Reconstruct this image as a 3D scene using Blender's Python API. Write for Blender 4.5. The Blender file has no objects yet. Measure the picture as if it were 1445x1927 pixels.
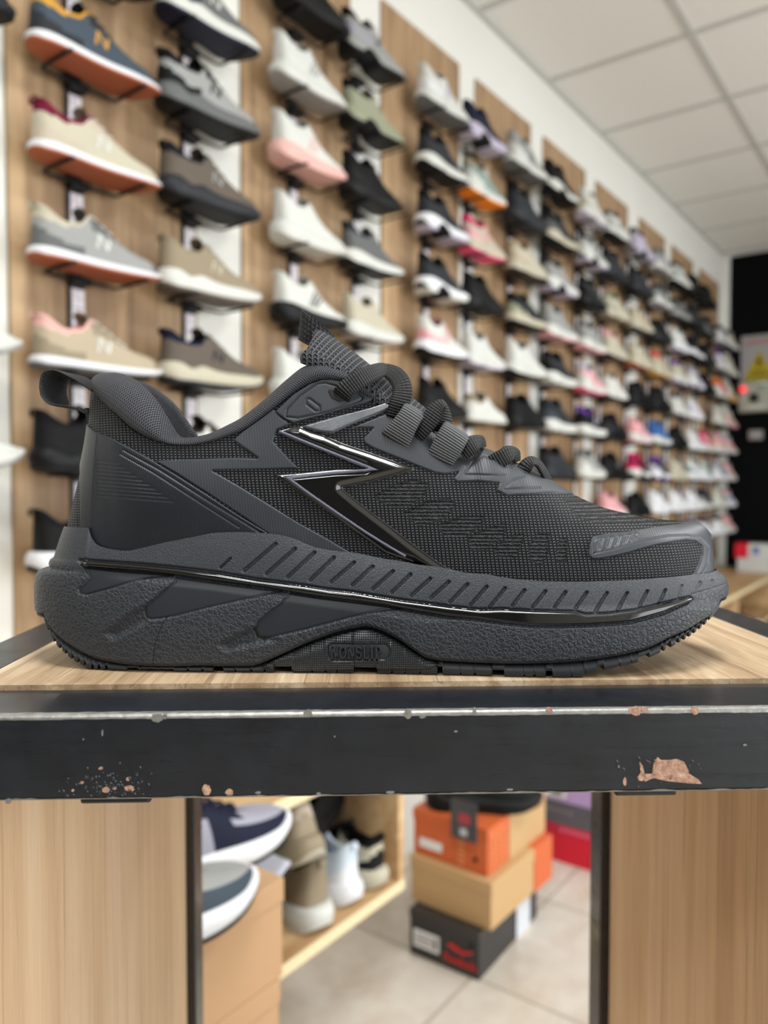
import bpy, math, random
import numpy as np
from mathutils import Vector, Matrix
PI = math.pi
random.seed(7); np.random.seed(7)
SC = bpy.context.scene
COL = SC.collection
# ---------------------------------------------------------------- camera numbers
F, CX, CY = 1447.0, 722.5, 963.5
PITCH = math.atan((CY - 910.0) / F)
CAMZ = 1.22                       # lens height above the floor
WA = math.atan2(1795.0 - CX, F * math.cos(PITCH) + (CY - 910.0) * math.sin(PITCH))
WD = 1.42                         # lens to shoe wall
DV = np.array([math.sin(WA), math.cos(WA), 0.0])     # along the shoe wall
NV = np.array([math.cos(WA), -math.sin(WA), 0.0])    # out of the wall into the shop
WROT = PI / 2 - WA
def ray(px, py):
    px = np.asarray(px, float); py = np.asarray(py, float)
    c, s = math.cos(PITCH), math.sin(PITCH)
    u = -(py - CY) / F
    return (px - CX) / F, c + u * s, -s + u * c
def at_depth(px, py, y):
    rx, ry, rz = ray(px, py); k = np.asarray(y, float) / ry
    return rx * k, rz * k + CAMZ
def proj(P):
    P = np.asarray(P, float); X, Y, Z = P[..., 0], P[..., 1], P[..., 2] - CAMZ
    c, s = math.cos(PITCH), math.sin(PITCH)
    f = Y * c - Z * s; u = Y * s + Z * c
    return CX + F * X / f, CY - F * u / f
def on_floor(px, py, z=0.0):
    rx, ry, rz = ray(px, py); k = (z - CAMZ) / rz
    return np.array([float(rx * k), float(ry * k), z])
def wp(s, n, z):                  # wall coordinates -> world
    p = DV * s + NV * (n - WD); return Vector((p[0], p[1], z))
def wcoord(P): return float(P[0]*DV[0]+P[1]*DV[1]), float(P[0]*NV[0]+P[1]*NV[1]) + WD

# ---------------------------------------------------------------- objects
def tag(o, label=None, cat=None, group=None, kind=None):
    if label: o['label'] = label
    if cat: o['category'] = cat
    if group: o['group'] = group
    if kind: o['kind'] = kind
    return o
def thing(name, loc, rotz=0.0, label=None, cat=None, group=None):
    o = bpy.data.objects.new(name, None); COL.objects.link(o)
    o.empty_display_size = 0.02
    o.location = Vector(loc); o.rotation_euler = (0, 0, rotz)
    return tag(o, label, cat, group)
def new_mesh(name, V, Fs, smooth=True):
    me = bpy.data.meshes.new(name)
    me.from_pydata([tuple(map(float, v)) for v in V], [], [tuple(f) for f in Fs])
    me.validate()
    if smooth: me.polygons.foreach_set('use_smooth', [True] * len(me.polygons))
    me.update(); return me
def link(name, me, mat, parent=None, kind=None, label=None):
    o = bpy.data.objects.new(name, me); COL.objects.link(o)
    if mat is not None: me.materials.append(mat)
    if parent is not None: o.parent = parent
    if kind: o['kind'] = kind
    if label: o['label'] = label
    return o
class MB:
    """gathers simple shapes into one mesh"""
    def __init__(s): s.V = []; s.F = []
    def add(s, V, Fs):
        b = len(s.V); s.V += [tuple(map(float, v)) for v in V]; s.F += [tuple(i + b for i in f) for f in Fs]; return s
    def box(s, x0, x1, y0, y1, z0, z1):
        V = [(x, y, z) for z in (z0, z1) for y in (y0, y1) for x in (x0, x1)]
        return s.add(V, [(0, 2, 3, 1), (4, 5, 7, 6), (0, 1, 5, 4), (2, 6, 7, 3), (0, 4, 6, 2), (1, 3, 7, 5)])
    def bbox(s, x0, x1, y0, y1, z0, z1, b):          # box with bevelled edges
        import bmesh
        bm = bmesh.new(); bmesh.ops.create_cube(bm, size=1.0)
        for v in bm.verts:
            v.co = Vector(((x0+x1)/2 + v.co.x*(x1-x0), (y0+y1)/2 + v.co.y*(y1-y0), (z0+z1)/2 + v.co.z*(z1-z0)))
        bmesh.ops.bevel(bm, geom=bm.edges[:], offset=b, segments=2, affect='EDGES', profile=.5)
        bm.verts.index_update()
        s.add([v.co[:] for v in bm.verts], [[v.index for v in f.verts] for f in bm.faces]); bm.free(); return s
    def tube(s, pts, r, n=8, cap=True):
        pts = [Vector(p) for p in pts]; rings = []; prev = None
        for i, p in enumerate(pts):
            t = (pts[min(i+1, len(pts)-1)] - pts[max(i-1, 0)]).normalized()
            a = Vector((0, 0, 1)) if abs(t.z) < .9 else Vector((1, 0, 0))
            if prev is not None: a = prev
            u = (a - t * a.dot(t)).normalized(); prev = u; w = t.cross(u)
            rr = r[i] if hasattr(r, '__len__') else r
            rings.append([p + u*math.cos(2*PI*k/n)*rr + w*math.sin(2*PI*k/n)*rr for k in range(n)])
        V = [v for R in rings for v in R]; Fs = []
        for i in range(len(rings)-1):
            for k in range(n):
                Fs.append((i*n+k, i*n+(k+1) % n, (i+1)*n+(k+1) % n, (i+1)*n+k))
        if cap: Fs += [tuple(range(n-1, -1, -1)), tuple(range((len(rings)-1)*n, len(rings)*n))]
        return s.add(V, Fs)
    def prism(s, poly, y0, y1, f=None):                # polygon in x-z pushed along y
        n = len(poly)
        V = [(p[0], y0, p[1]) for p in poly] + [(p[0], y1, p[1]) for p in poly]
        Fs = [tuple(range(n)), tuple(range(2*n-1, n-1, -1))] + [(i, i+n, (i+1) % n+n, (i+1) % n) for i in range(n)]
        if f: V = [f(v) for v in V]
        return s.add(V, Fs)
    def mesh(s, name, smooth=False): return new_mesh(name, s.V, s.F, smooth)
    def build(s, name, mat, parent=None, smooth=False, kind=None, label=None):
        return link(name, s.mesh(name, smooth), mat, parent, kind, label)
def grid_mesh(name, G, mask=None, closed_u=False, uv=None, flip=False):
    """G[nu,nv,3] -> smooth quad mesh; mask[nu-1,nv-1] picks faces"""
    nu, nv = G.shape[:2]
    iu = np.arange(nu if closed_u else nu-1); iv = np.arange(nv-1)
    A, B = np.meshgrid(iu, iv, indexing='ij'); A2 = (A+1) % nu
    q = np.stack([A*nv+B, A2*nv+B, A2*nv+B+1, A*nv+B+1], -1)
    q = q[mask] if mask is not None else q.reshape(-1, 4)
    q = q.reshape(-1, 4)
    if flip: q = q[:, ::-1]
    used, inv = np.unique(q, return_inverse=True); q = inv.reshape(-1, 4)
    V = G.reshape(-1, 3)[used]
    return raw_mesh(name, V, q, None if uv is None else uv.reshape(-1, 2)[used])
def raw_mesh(name, V, q, uv=None):
    me = bpy.data.meshes.new(name)
    me.vertices.add(len(V)); me.vertices.foreach_set('co', np.ascontiguousarray(V, dtype=np.float32).ravel())
    n = len(q); me.loops.add(n*4); me.loops.foreach_set('vertex_index', np.ascontiguousarray(q, dtype=np.int32).ravel())
    me.polygons.add(n); me.polygons.foreach_set('loop_start', np.arange(0, n*4, 4, dtype=np.int32))
    me.polygons.foreach_set('loop_total', np.full(n, 4, dtype=np.int32)); me.polygons.foreach_set('use_smooth', np.ones(n, dtype=bool))
    me.update(calc_edges=True)
    if uv is not None:
        l = me.uv_layers.new(name='UVMap'); l.data.foreach_set('uv', np.ascontiguousarray(uv[q.ravel()], dtype=np.float32).ravel())
    me.validate(); return me

# ---------------------------------------------------------------- curves
def lerp_curve(pts, x): 
    p = np.array(pts, float); o = np.argsort(p[:, 0]); return np.interp(x, p[o, 0], p[o, 1])
def smooth_curve(pts, x):
    """monotone cubic through points sorted by first coordinate"""
    p = np.array(pts, float); p = p[np.argsort(p[:, 0])]; X, Y = p[:, 0], p[:, 1]
    h = np.diff(X); d = np.diff(Y) / h; m = np.zeros(len(X)); m[0], m[-1] = d[0], d[-1]
    for i in range(1, len(X)-1):
        m[i] = 0 if d[i-1]*d[i] <= 0 else 3*(h[i-1]+h[i]) / ((2*h[i]+h[i-1])/d[i-1] + (h[i]+2*h[i-1])/d[i])
    x = np.clip(np.asarray(x, float), X[0], X[-1]); i = np.clip(np.searchsorted(X, x)-1, 0, len(h)-1)
    t = (x-X[i])/h[i]
    return (2*t**3-3*t**2+1)*Y[i] + (t**3-2*t**2+t)*h[i]*m[i] + (-2*t**3+3*t**2)*Y[i+1] + (t**3-t**2)*h[i]*m[i+1]
def catmull(P, n, closed=False, tension=.5):
    P = np.array(P, float); N = len(P); out = []
    segs = N if closed else N-1
    for i in range(segs):
        g = (lambda k: P[k % N]) if closed else (lambda k: P[min(max(k, 0), N-1)])
        p0, p1, p2, p3 = g(i-1), g(i), g(i+1), g(i+2)
        for j in range(n):
            t = j/n
            out.append(.5*(2*p1 + (p2-p0)*t + (2*p0-5*p1+4*p2-p3)*t*t + (-p0+3*p1-3*p2+p3)*t**3))
    if not closed: out.append(P[-1])
    return np.array(out)
def resample(P, n, w=None):
    P = np.array(P, float); d = np.r_[0, np.cumsum(np.linalg.norm(np.diff(P, axis=0), axis=1))]
    t = np.linspace(0, d[-1], n) if w is None else np.asarray(w)*d[-1]
    return np.stack([np.interp(t, d, P[:, k]) for k in range(P.shape[1])], -1)
def smoothstep(x, a, b):
    t = np.clip((x-a)/(b-a), 0, 1); return t*t*(3-2*t)
def sdf_poly(px, py, poly):
    """signed distance to a polygon, negative inside"""
    P = np.array(poly, float); d2 = np.full(px.shape, 1e12); ins = np.zeros(px.shape, bool)
    for i in range(len(P)):
        a = P[i]; b = P[(i+1) % len(P)]; e = b-a; L = max(e@e, 1e-12)
        t = np.clip(((px-a[0])*e[0]+(py-a[1])*e[1])/L, 0, 1)
        dx = px-a[0]-t*e[0]; dy = py-a[1]-t*e[1]; d2 = np.minimum(d2, dx*dx+dy*dy)
        c = ((a[1] > py) != (b[1] > py))
        if abs(e[1]) > 1e-12: ins ^= c & (px < e[0]*(py-a[1])/e[1]+a[0])
    d = np.sqrt(d2); return np.where(ins, -d, d)
def sdf_line(px, py, line):
    d2 = np.full(px.shape, 1e12); P = np.array(line, float)
    for i in range(len(P)-1):
        a = P[i]; e = P[i+1]-a; t = np.clip(((px-a[0])*e[0]+(py-a[1])*e[1])/max(e@e, 1e-12), 0, 1)
        d2 = np.minimum(d2, (px-a[0]-t*e[0])**2+(py-a[1]-t*e[1])**2)
    return np.sqrt(d2)

# ---------------------------------------------------------------- materials
def lin(r, g, b):
    f = lambda c: (c/255/12.92) if c/255 <= .04045 else ((c/255+.055)/1.055)**2.4
    return (f(r), f(g), f(b), 1.0)
class NT:
    """small helper round a node tree"""
    def __init__(s, name):
        s.m = bpy.data.materials.new(name); s.m.use_nodes = True; s.t = s.m.node_tree
        s.b = s.t.nodes['Principled BSDF']; s.o = s.t.nodes['Material Output']
    def n(s, kind, **kw):
        x = s.t.nodes.new('ShaderNode'+kind)
        for k, v in kw.items(): setattr(x, k, v)
        return x
    def l(s, a, b): s.t.links.new(a, b)
    def math(s, op, a, b=None, c=None):
        x = s.n('Math', operation=op)
        for i, v in enumerate((a, b, c)):
            if v is None: continue
            if isinstance(v, (int, float)): x.inputs[i].default_value = v
            else: s.l(v, x.inputs[i])
        return x.outputs[0]
    def mix(s, f, a, b):
        x = s.n('Mix', data_type='RGBA')
        for i, v in ((0, f), (6, a), (7, b)):
            if isinstance(v, (int, float, tuple)): x.inputs[i].default_value = v
            else: s.l(v, x.inputs[i])
        return x.outputs[2]
    def ramp(s, f, stops, interp='LINEAR'):
        x = s.n('ValToRGB'); x.color_ramp.interpolation = interp; e = x.color_ramp.elements
        e[0].position, e[0].color = stops[0]; e[1].position, e[1].color = stops[-1]
        for p, c in stops[1:-1]:
            k = e.new(p); k.color = c
        s.l(f, x.inputs[0]); return x.outputs[0]
    def coord(s, kind='Object', scale=(1, 1, 1), rot=(0, 0, 0), loc=(0, 0, 0)):
        c = s.n('TexCoord'); m = s.n('Mapping'); s.l(c.outputs[kind], m.inputs[0])
        m.inputs['Scale'].default_value = scale; m.inputs['Rotation'].default_value = rot; m.inputs['Location'].default_value = loc
        return m.outputs[0]
    def noise(s, vec, scale, detail=4, rough=.55, dist=0.0, out=0):
        x = s.n('TexNoise'); s.l(vec, x.inputs['Vector']); x.inputs['Scale'].default_value = scale
        x.inputs['Detail'].default_value = detail; x.inputs['Roughness'].default_value = rough; x.inputs['Distortion'].default_value = dist
        return x.outputs[out]
    def bump(s, h, strength=.5, dist=.001, normal=None):
        x = s.n('Bump'); x.inputs['Strength'].default_value = strength; x.inputs['Distance'].default_value = dist
        s.l(h, x.inputs['Height'])
        if normal is not None: s.l(normal, x.inputs['Normal'])
        s.l(x.outputs[0], s.b.inputs['Normal']); return x.outputs[0]
    def set(s, **kw):
        names = dict(color='Base Color', rough='Roughness', metal='Metallic', spec='Specular IOR Level', coat='Coat Weight', coatr='Coat Roughness', sheen='Sheen Weight', trans='Transmission Weight', em='Emission Color', ems='Emission Strength')
        for k, v in kw.items():
            i = s.b.inputs[names[k]]
            if isinstance(v, (int, float, tuple)): i.default_value = v
            else: s.l(v, i)
        return s
_mc = {}
def plain(name, rgb, rough=.5, metal=0.0, bump=0.0, bscale=400, spec=.5):
    key = (name, rgb, rough, metal, bump)
    if key in _mc: return _mc[key]
    t = NT(name); t.set(color=lin(*rgb), rough=rough, metal=metal, spec=spec)
    if bump:
        v = t.coord('Object'); t.bump(t.noise(v, bscale, 3), bump, .002)
    _mc[key] = t.m; return t.m

# ---------------------------------------------------------------- camera
cam = bpy.data.cameras.new('camera'); co = bpy.data.objects.new('camera', cam); COL.objects.link(co)
co.location = (0, 0, CAMZ); co.rotation_euler = (PI/2 - PITCH, 0, 0)
cam.sensor_fit = 'VERTICAL'; cam.sensor_height = 36.0; cam.sensor_width = 27.0
cam.lens = 36.0 * F / 1927.0
cam.clip_start = .01; cam.clip_end = 60
cam.dof.use_dof = True; cam.dof.focus_distance = .315; cam.dof.aperture_fstop = cam.lens / 3.6   # 3.6 mm wide aperture
cam.dof.aperture_blades = 0
SC.camera = co
SC.view_settings.view_transform = 'Standard'; SC.view_settings.look = 'None'
SC.view_settings.gamma = 1.0; SC.view_settings.exposure = 0.0
try: SC.view_settings.use_curve_mapping = False
except Exception: pass
SC.cycles.use_denoising = True
SC.cycles.max_bounces = 7; SC.cycles.diffuse_bounces = 3; SC.cycles.glossy_bounces = 3; SC.cycles.use_adaptive_sampling = True; SC.cycles.adaptive_threshold = .015; SC.cycles.caustics_reflective = False; SC.cycles.caustics_refractive = False
SC.cycles.sample_clamp_indirect = 6.0
# ================================================================ materials of the black trainer
def hero_mats():
    M = {}
    # knitted upper: columns of small chain stitches
    t = NT('black_knit'); uv = t.n('UVMap'); sp = t.n('SeparateXYZ'); t.l(uv.outputs[0], sp.inputs[0])
    U, V = sp.outputs[0], sp.outputs[1]
    at = t.n('Attribute', attribute_name='perf'); pf = at.outputs['Fac']
    def knit(U, V, cw, lh, lean):
        u = t.math('DIVIDE', t.math('ADD', U, t.math('MULTIPLY', V, lean)), cw)
        a = t.math('ABSOLUTE', t.math('SUBTRACT', t.math('FRACT', u), .5))
        strand = t.math('MAXIMUM', t.math('SUBTRACT', 1.0, t.math('DIVIDE', t.math('ABSOLUTE', t.math('SUBTRACT', a, .26)), .15)), 0.0)
        ph = t.math('ADD', t.math('DIVIDE', V, lh), t.math('MULTIPLY', a, .7))
        lo = t.math('ADD', t.math('MULTIPLY', t.math('SINE', t.math('MULTIPLY', ph, 2*PI)), .5), .5)
        rung = t.math('MULTIPLY', t.math('POWER', lo, 1.4), t.math('MAXIMUM', t.math('SUBTRACT', 1.0, t.math('POWER', t.math('DIVIDE', a, .38), 4.0)), 0.0))
        return t.math('MAXIMUM', t.math('MULTIPLY', strand, t.math('ADD', t.math('MULTIPLY', lo, .35), .5)), rung)
    k1 = knit(U, V, 1.65, 1.10, .12)
    wob = t.noise(t.coord('UV', (1, 1, 1)), 1.1, 2)
    bars = t.math('ADD', t.math('MULTIPLY', t.math('SINE', t.math('ADD', t.math('MULTIPLY', V, 2*PI/1.5), t.math('MULTIPLY', wob, 7.0))), .42), .36)
    h = t.n('Mix', data_type='FLOAT'); t.l(pf, h.inputs[0]); t.l(k1, h.inputs[2]); t.l(bars, h.inputs[3]); h = h.outputs[0]
    c = t.ramp(h, [(0.12, lin(2, 2, 3)), (.45, lin(16, 16, 18)), (.75, lin(66, 67, 72)), (1, lin(124, 125, 132))])  # pale loop tones put the stitches' highlights into the colour
    c = t.mix(t.math('MULTIPLY', pf, .2), c, lin(6, 6, 7))
    t.set(color=c, rough=.55, spec=.22); t.bump(h, 1.0, .0007); M['knit'] = t.m
    # heel and collar fabric: twill like weave that follows the roll
    t = NT('collar_knit'); uv = t.n('UVMap'); sp = t.n('SeparateXYZ'); t.l(uv.outputs[0], sp.inputs[0]); U, V = sp.outputs[0], sp.outputs[1]
    a = t.math('SINE', t.math('ADD', t.math('MULTIPLY', U, 2*PI/.95), t.math('MULTIPLY', V, 2*PI/1.5)))
    b = t.math('SINE', t.math('SUBTRACT', t.math('MULTIPLY', U, 2*PI/.95), t.math('MULTIPLY', V, 2*PI/1.5)))
    h = t.math('ADD', t.math('MULTIPLY', t.math('MAXIMUM', a, b), .5), .5)
    t.set(color=t.ramp(h, [(.2, lin(4, 4, 5)), (.75, lin(18, 18, 21)), (1, lin(78, 78, 86))]), rough=.6, spec=.35); t.bump(h, .9, .0005); M['collar'] = t.m
    # open mesh of the tongue
    t = NT('tongue_mesh'); uv = t.n('UVMap'); sp = t.n('SeparateXYZ'); t.l(uv.outputs[0], sp.inputs[0]); U, V = sp.outputs[0], sp.outputs[1]
    a = t.math('SINE', t.math('MULTIPLY', U, 2*PI/2.4)); b = t.math('SINE', t.math('ADD', t.math('MULTIPLY', V, 2*PI/1.9), t.math('MULTIPLY', a, 1.2)))
    h = t.math('ADD', t.math('MULTIPLY', t.math('MAXIMUM', a, b), .5), .5)
    t.set(color=t.ramp(h, [(.3, lin(3, 3, 4)), (.8, lin(14, 14, 16)), (1, lin(74, 75, 82))]), rough=.6, spec=.35); t.bump(h, 1, .0008); M['tongue'] = t.m
    # ribbed tape (laces, pull tabs)
    def tape(name, per, lo, hi, across=0, cross=0.0):
        t = NT(name); uv = t.n('UVMap'); sp = t.n('SeparateXYZ'); t.l(uv.outputs[0], sp.inputs[0])
        a = t.math('ADD', t.math('MULTIPLY', t.math('SINE', t.math('MULTIPLY', sp.outputs[across], 2*PI/per)), .5), .5)
        if cross:
            b = t.math('ADD', t.math('MULTIPLY', t.math('SINE', t.math('MULTIPLY', sp.outputs[1-across], 2*PI/cross)), .5), .5)
            a = t.math('MULTIPLY', a, t.math('ADD', t.math('MULTIPLY', b, .5), .5))
        t.set(color=t.ramp(a, [(0, lo), (1, hi)]), rough=.6, spec=.35); t.bump(a, .8, .0006); return t.m
    M['lace'] = tape('black_lace', 1.15, lin(8, 8, 9), lin(30, 30, 33), 0, 1.7)
    M['web'] = tape('ribbed_webbing', 1.05, lin(7, 7, 8), lin(128, 128, 132), 0, .45)
    M['pull'] = tape('pull_tape', .9, lin(12, 12, 14), lin(44, 46, 50), 0, 1.3)
    # film overlay on the upper: charcoal with a very fine rib
    def film(name, col, rough, per, strength):
        t = NT(name); uv = t.n('UVMap'); sp = t.n('SeparateXYZ'); t.l(uv.outputs[0], sp.inputs[0])
        w = t.math('SINE', t.math('MULTIPLY', t.math('ADD', sp.outputs[0], t.math('MULTIPLY', sp.outputs[1], .12)), 2*PI/per))
        nz = t.noise(t.coord('UV'), .12, 4)
        t.set(color=t.mix(nz, tuple(x*.85 for x in col[:3])+(1,), tuple(x*1.15 for x in col[:3])+(1,)), rough=rough, spec=.45)
        t.bump(w, strength, .0003); return t.m
    M['film'] = film('charcoal_film', lin(42, 45, 51), .5, 1.15, .12)
    M['counter'] = film('heel_film', lin(24, 27, 34), .40, .75, .18)
    M['smooth'] = film('smooth_rubber', lin(35, 38, 44), .5, 3, .02)
    M['toe'] = film('toe_film', lin(42, 45, 51), .44, 1.2, .05)
    # midsole foam with leather like creases
    def leather(name, col, depth, scale):
        t = NT(name); v = t.coord('UV'); n1 = t.noise(v, .55*scale, 2, .5)
        mp = t.n('Vectorless') if False else None
        w = t.n('Mix', data_type='VECTOR'); w.inputs[0].default_value = .55
        nn = t.n('TexNoise'); t.l(v, nn.inputs['Vector']); nn.inputs['Scale'].default_value = .7*scale; nn.inputs['Detail'].default_value = 2
        sc = t.n('VectorMath', operation='MULTIPLY_ADD'); t.l(nn.outputs['Color'], sc.inputs[0]); sc.inputs[1].default_value = (2.2/scale,)*3; t.l(v, sc.inputs[2])
        vo = t.n('TexVoronoi', feature='DISTANCE_TO_EDGE'); t.l(sc.outputs[0], vo.inputs['Vector']); vo.inputs['Scale'].default_value = .62*scale
        e = t.ramp(vo.outputs['Distance'], [(0, (0, 0, 0, 1)), (.16, (.7, .7, .7, 1)), (.5, (1, 1, 1, 1))])
        fine = t.noise(v, 4*scale, 3); h = t.math('ADD', e, t.math('MULTIPLY', fine, .25))
        big = t.noise(v, .03, 3)
        t.set(color=t.mix(big, tuple(x*.9 for x in col[:3])+(1,), tuple(x*1.12 for x in col[:3])+(1,)), rough=t.math('ADD', t.math('MULTIPLY', fine, .2), .34), spec=.45)
        t.bump(h, depth, .0005); return t.m
    M['foam'] = leather('midsole_foam', lin(40, 43, 49), .6, .8)
    M['foamtop'] = leather('midsole_fine_foam', lin(42, 45, 51), .35, 1.7)
    t = NT('black_gloss'); t.set(color=lin(10, 10, 12), rough=.12, spec=.6, coat=.5, coatr=.05); M['gloss'] = t.m
    t = NT('grey_satin'); v = t.coord('UV'); t.set(color=t.mix(t.noise(v, .35, 5, .6), lin(70, 73, 78), lin(112, 115, 120)), rough=.3, spec=.7, coat=.3); t.bump(t.noise(v, 1.2, 4), .2, .0005); M['satin'] = t.m
    t = NT('lavender_grey_print'); t.set(color=lin(92, 93, 108), rough=.5); M['line'] = t.m
    t = NT('outsole_rubber'); v = t.coord('UV'); t.set(color=t.mix(t.noise(v, .15, 4), lin(22, 25, 29), lin(34, 38, 43)), rough=.5); t.bump(t.noise(v, 2.5, 3), .2, .0004); M['outsole'] = t.m
    t = NT('dotted_rubber'); uv = t.n('UVMap'); sp = t.n('SeparateXYZ'); t.l(uv.outputs[0], sp.inputs[0]); U, V = sp.outputs[0], sp.outputs[1]
    a = t.math('SINE', t.math('MULTIPLY', t.math('ADD', U, V), 2*PI/1.75)); b = t.math('SINE', t.math('MULTIPLY', t.math('SUBTRACT', U, V), 2*PI/1.75))
    h = t.math('MULTIPLY', t.math('MULTIPLY', a, b), 1.0); h = t.math('MAXIMUM', h, 0.0)
    t.set(color=lin(32, 35, 39), rough=.32, spec=.5); t.bump(h, .8, .0006); M['dots'] = t.m
    M['dark'] = plain('dark_inside', (9, 9, 10), .8)
    M['seam'] = plain('black_seam', (12, 12, 13), .5)
    return M
HM = hero_mats()
# ================================================================ the big black trainer on the table
YC = .353                                   # depth of the shoe's own centre plane
ZT = 1.1415                                 # top of the wooden table board
XH, _ = at_depth(77.7, 1118, YC); XT, _ = at_depth(1364, 1099, YC)
XH, XT = float(XH), float(XT); LH = XT - XH
ctl = np.array([(0, 0), (.0008, .008), (.004, .016), (.011, .0235), (.024, .030), (.045, .0345), (.075, .0370), (.11, .0380), (.15, .0395),
                (.19, .0430), (.22, .0460), (.25, .0455), (.275, .0405), (.292, .031), (.304, .020), (.311, .010), (.3135, 0)])
ctl[:, 0] *= LH/.3135
_full = np.vstack([ctl[1:4][::-1]*[1, -1], ctl, ctl[-4:-1][::-1]*[1, -1]])
_c = catmull(_full, 60)
_i0 = 3*60; _i1 = _i0 + (len(ctl)-1)*60
OUTL = _c[_i0:_i1+1]; OUTL[0, 1] = 0; OUTL[-1, 1] = 0
def hw(X):
    x = np.clip(np.asarray(X, float)-XH, 0, LH); return np.interp(x, np.maximum.accumulate(OUTL[:, 0]), OUTL[:, 1])
def lat(pts, inset=0.0):
    """traced points of the near side -> X, Z on the bulging side wall"""
    p = np.array(pts, float); y = np.full(len(p), YC-.03)
    for _ in range(25):
        X, Z = at_depth(p[:, 0], p[:, 1], y); y = .5*y + .5*(YC - np.maximum(hw(X)-inset, 0))
    return np.stack([X, Z], -1)
NS = 1150
ST = resample(OUTL, NS)                     # plan outline, heel -> toe along the near side
T_ = np.gradient(ST, axis=0); T_ /= np.linalg.norm(T_, axis=1)[:, None]
NI = np.stack([T_[:, 1], -T_[:, 0]], -1)    # inward normal in plan
ARC = np.r_[0, np.cumsum(np.linalg.norm(np.diff(ST, axis=0), axis=1))]
MBL = lat([(80,1160),(82,1167),(93.5,1188.5),(108.7,1203.7),(130,1219),(151,1231),(182,1243),(212,1248),(249,1252),(288,1254),(334,1254),(377,1253),(440,1254),(470,1253.5),(480,1252),(510,1240),(541,1226),(571,1212),(602,1200),(632,1189.6),(663,1182),(687,1178.5),(705,1182),(730,1192.6),(754,1206),(778,1223),(800,1236.8),(824,1243),(845,1244.4),(876,1246),(935,1248.6),(987,1249),(1038,1247.5),(1090,1244),(1142,1237),(1194,1227),(1229,1216),(1263,1199),(1291,1187),(1315,1173),(1336,1159),(1350,1145.5),(1360,1131.6)])
OBL = lat([(78,1163),(80,1172),(87,1191),(99.6,1213),(115,1228),(133,1243),(157,1255.5),(182,1266),(203,1272),(230,1277),(280,1280),(400,1281),(480,1280),(560,1278),(700,1276),(800,1276),(920,1276),(987,1277),(1050,1276),(1090,1273),(1142,1262),(1194,1250),(1229,1237),(1246,1229),(1263,1221),(1281,1211),(1305,1197),(1336,1172),(1355,1148),(1364,1128)])
print('sole flat z', np.round(OBL[10:20, 1], 4), 'ZT', ZT)
BTL = lat([(166.6,993),(172.7,1011.5),(188,1027),(212,1033),(236.6,1036),(267,1031),(303.6,1022),(334,1016),(364.5,1010),(410,1002),(456,1001),(500,1003),(526,1006),(556,1014),(580.5,1025),(608,1032.6),(638,1037),(669,1040),(693,1045),(723.6,1051),(754,1055.5),(784.5,1061.6),(809,1064.6),(839,1069),(876,1077),(920,1081),(945,1086),(990,1091),(1038,1093.5),(1087,1094),(1142,1092.7),(1194,1090.7),(1246,1086.5),(1298,1082),(1325.6,1079.6),(1353,1075)], .006)
zh = at_depth(165, 978, YC)[1]
# silhouettes of heel and toe in the centre plane (how far they stand in from the plan outline)
def sil(pts): X, Z = at_depth(*np.array(pts, float).T, YC); return np.stack([Z, X], -1)
HS = sil([(165,978),(154,981),(142,999),(130,1026.7),(122,1042),(112,1048),(109.5,1055),(113,1061),(104,1063.5),(93.5,1065),(83,1072.7),(78.5,1088),(77.7,1118),(80,1149),(82,1173)]); HS[:, 1] -= XH
TS = sil([(1353,1072),(1360,1078),(1363,1090),(1364,1099),(1363,1124),(1360,1140),(1358,1150)]); TS[:, 1] = XT - TS[:, 1]
dh = lambda z: smooth_curve(HS, z); dt_ = lambda z: smooth_curve(TS, z)
WH = np.exp(-(ARC/.030)**2); WT = np.exp(-((ARC[-1]-ARC)/.022)**2)
dtop = WH*HS[0, 1] + WT*.0026 + (1-WH-WT*.5)*.0055
XA = ST[:, 0] + NI[:, 0]*dtop + XH
ZTOP = smooth_curve(BTL, XA)
ZTOP = ZTOP*(1-np.exp(-(ARC/.012)**2)) + zh*np.exp(-(ARC/.012)**2)
ZMB = smooth_curve(MBL, ST[:, 0]+XH)
ZOB = np.maximum(smooth_curve(OBL, ST[:, 0]+XH), ZT+.0003)
ZOB = np.where(ZOB < ZT+.0012, ZT+.0003, ZOB)
def wall(zlo, zhi, nt, deep=0.0, raw=True):
    tau = np.linspace(0, 1, nt)[None, :]
    Z = zlo[:, None] + (zhi-zlo)[:, None]*tau
    side = .0052*tau**3 + .0008*(1-tau)**4
    d = WH[:, None]*dh(Z) + WT[:, None]*dt_(Z) + (1-WH-WT*.5)[:, None]*side + deep
    x = ST[:, 0:1] + NI[:, 0:1]*d + XH; l = ST[:, 1:2] + NI[:, 1:2]*d
    return np.stack([x, YC - l, Z], -1)
def normals(G):
    a = np.gradient(G, axis=0); b = np.gradient(G, axis=1); n = np.cross(a, b); n /= np.maximum(np.linalg.norm(n, axis=2), 1e-12)[..., None]
    if n[G.shape[0]//2, G.shape[1]//3, 1] > 0: n = -n
    return n
def uvmm(G): return np.stack([G[..., 0]*1000, G[..., 2]*1000], -1)
hero = thing('running_shoe', (0, YC, ZT), 0, 'large all-black running shoe with glossy zigzag emblem standing on the wooden table', 'shoe')
HLOC = np.array([0, YC, ZT])
def hpart(name, G, mat, mask=None, parent=None, label=None, uv=None, flip=False):
    me = grid_mesh(name, G - HLOC, mask, uv=uvmm(G) if uv is None else uv, flip=flip)
    return link(name, me, mat, hero if parent is None else parent, label=label)
def hmesh(name, mb_or_me, mat, parent=None, label=None):
    return link(name, mb_or_me, mat, hero if parent is None else parent, label=label)

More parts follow.
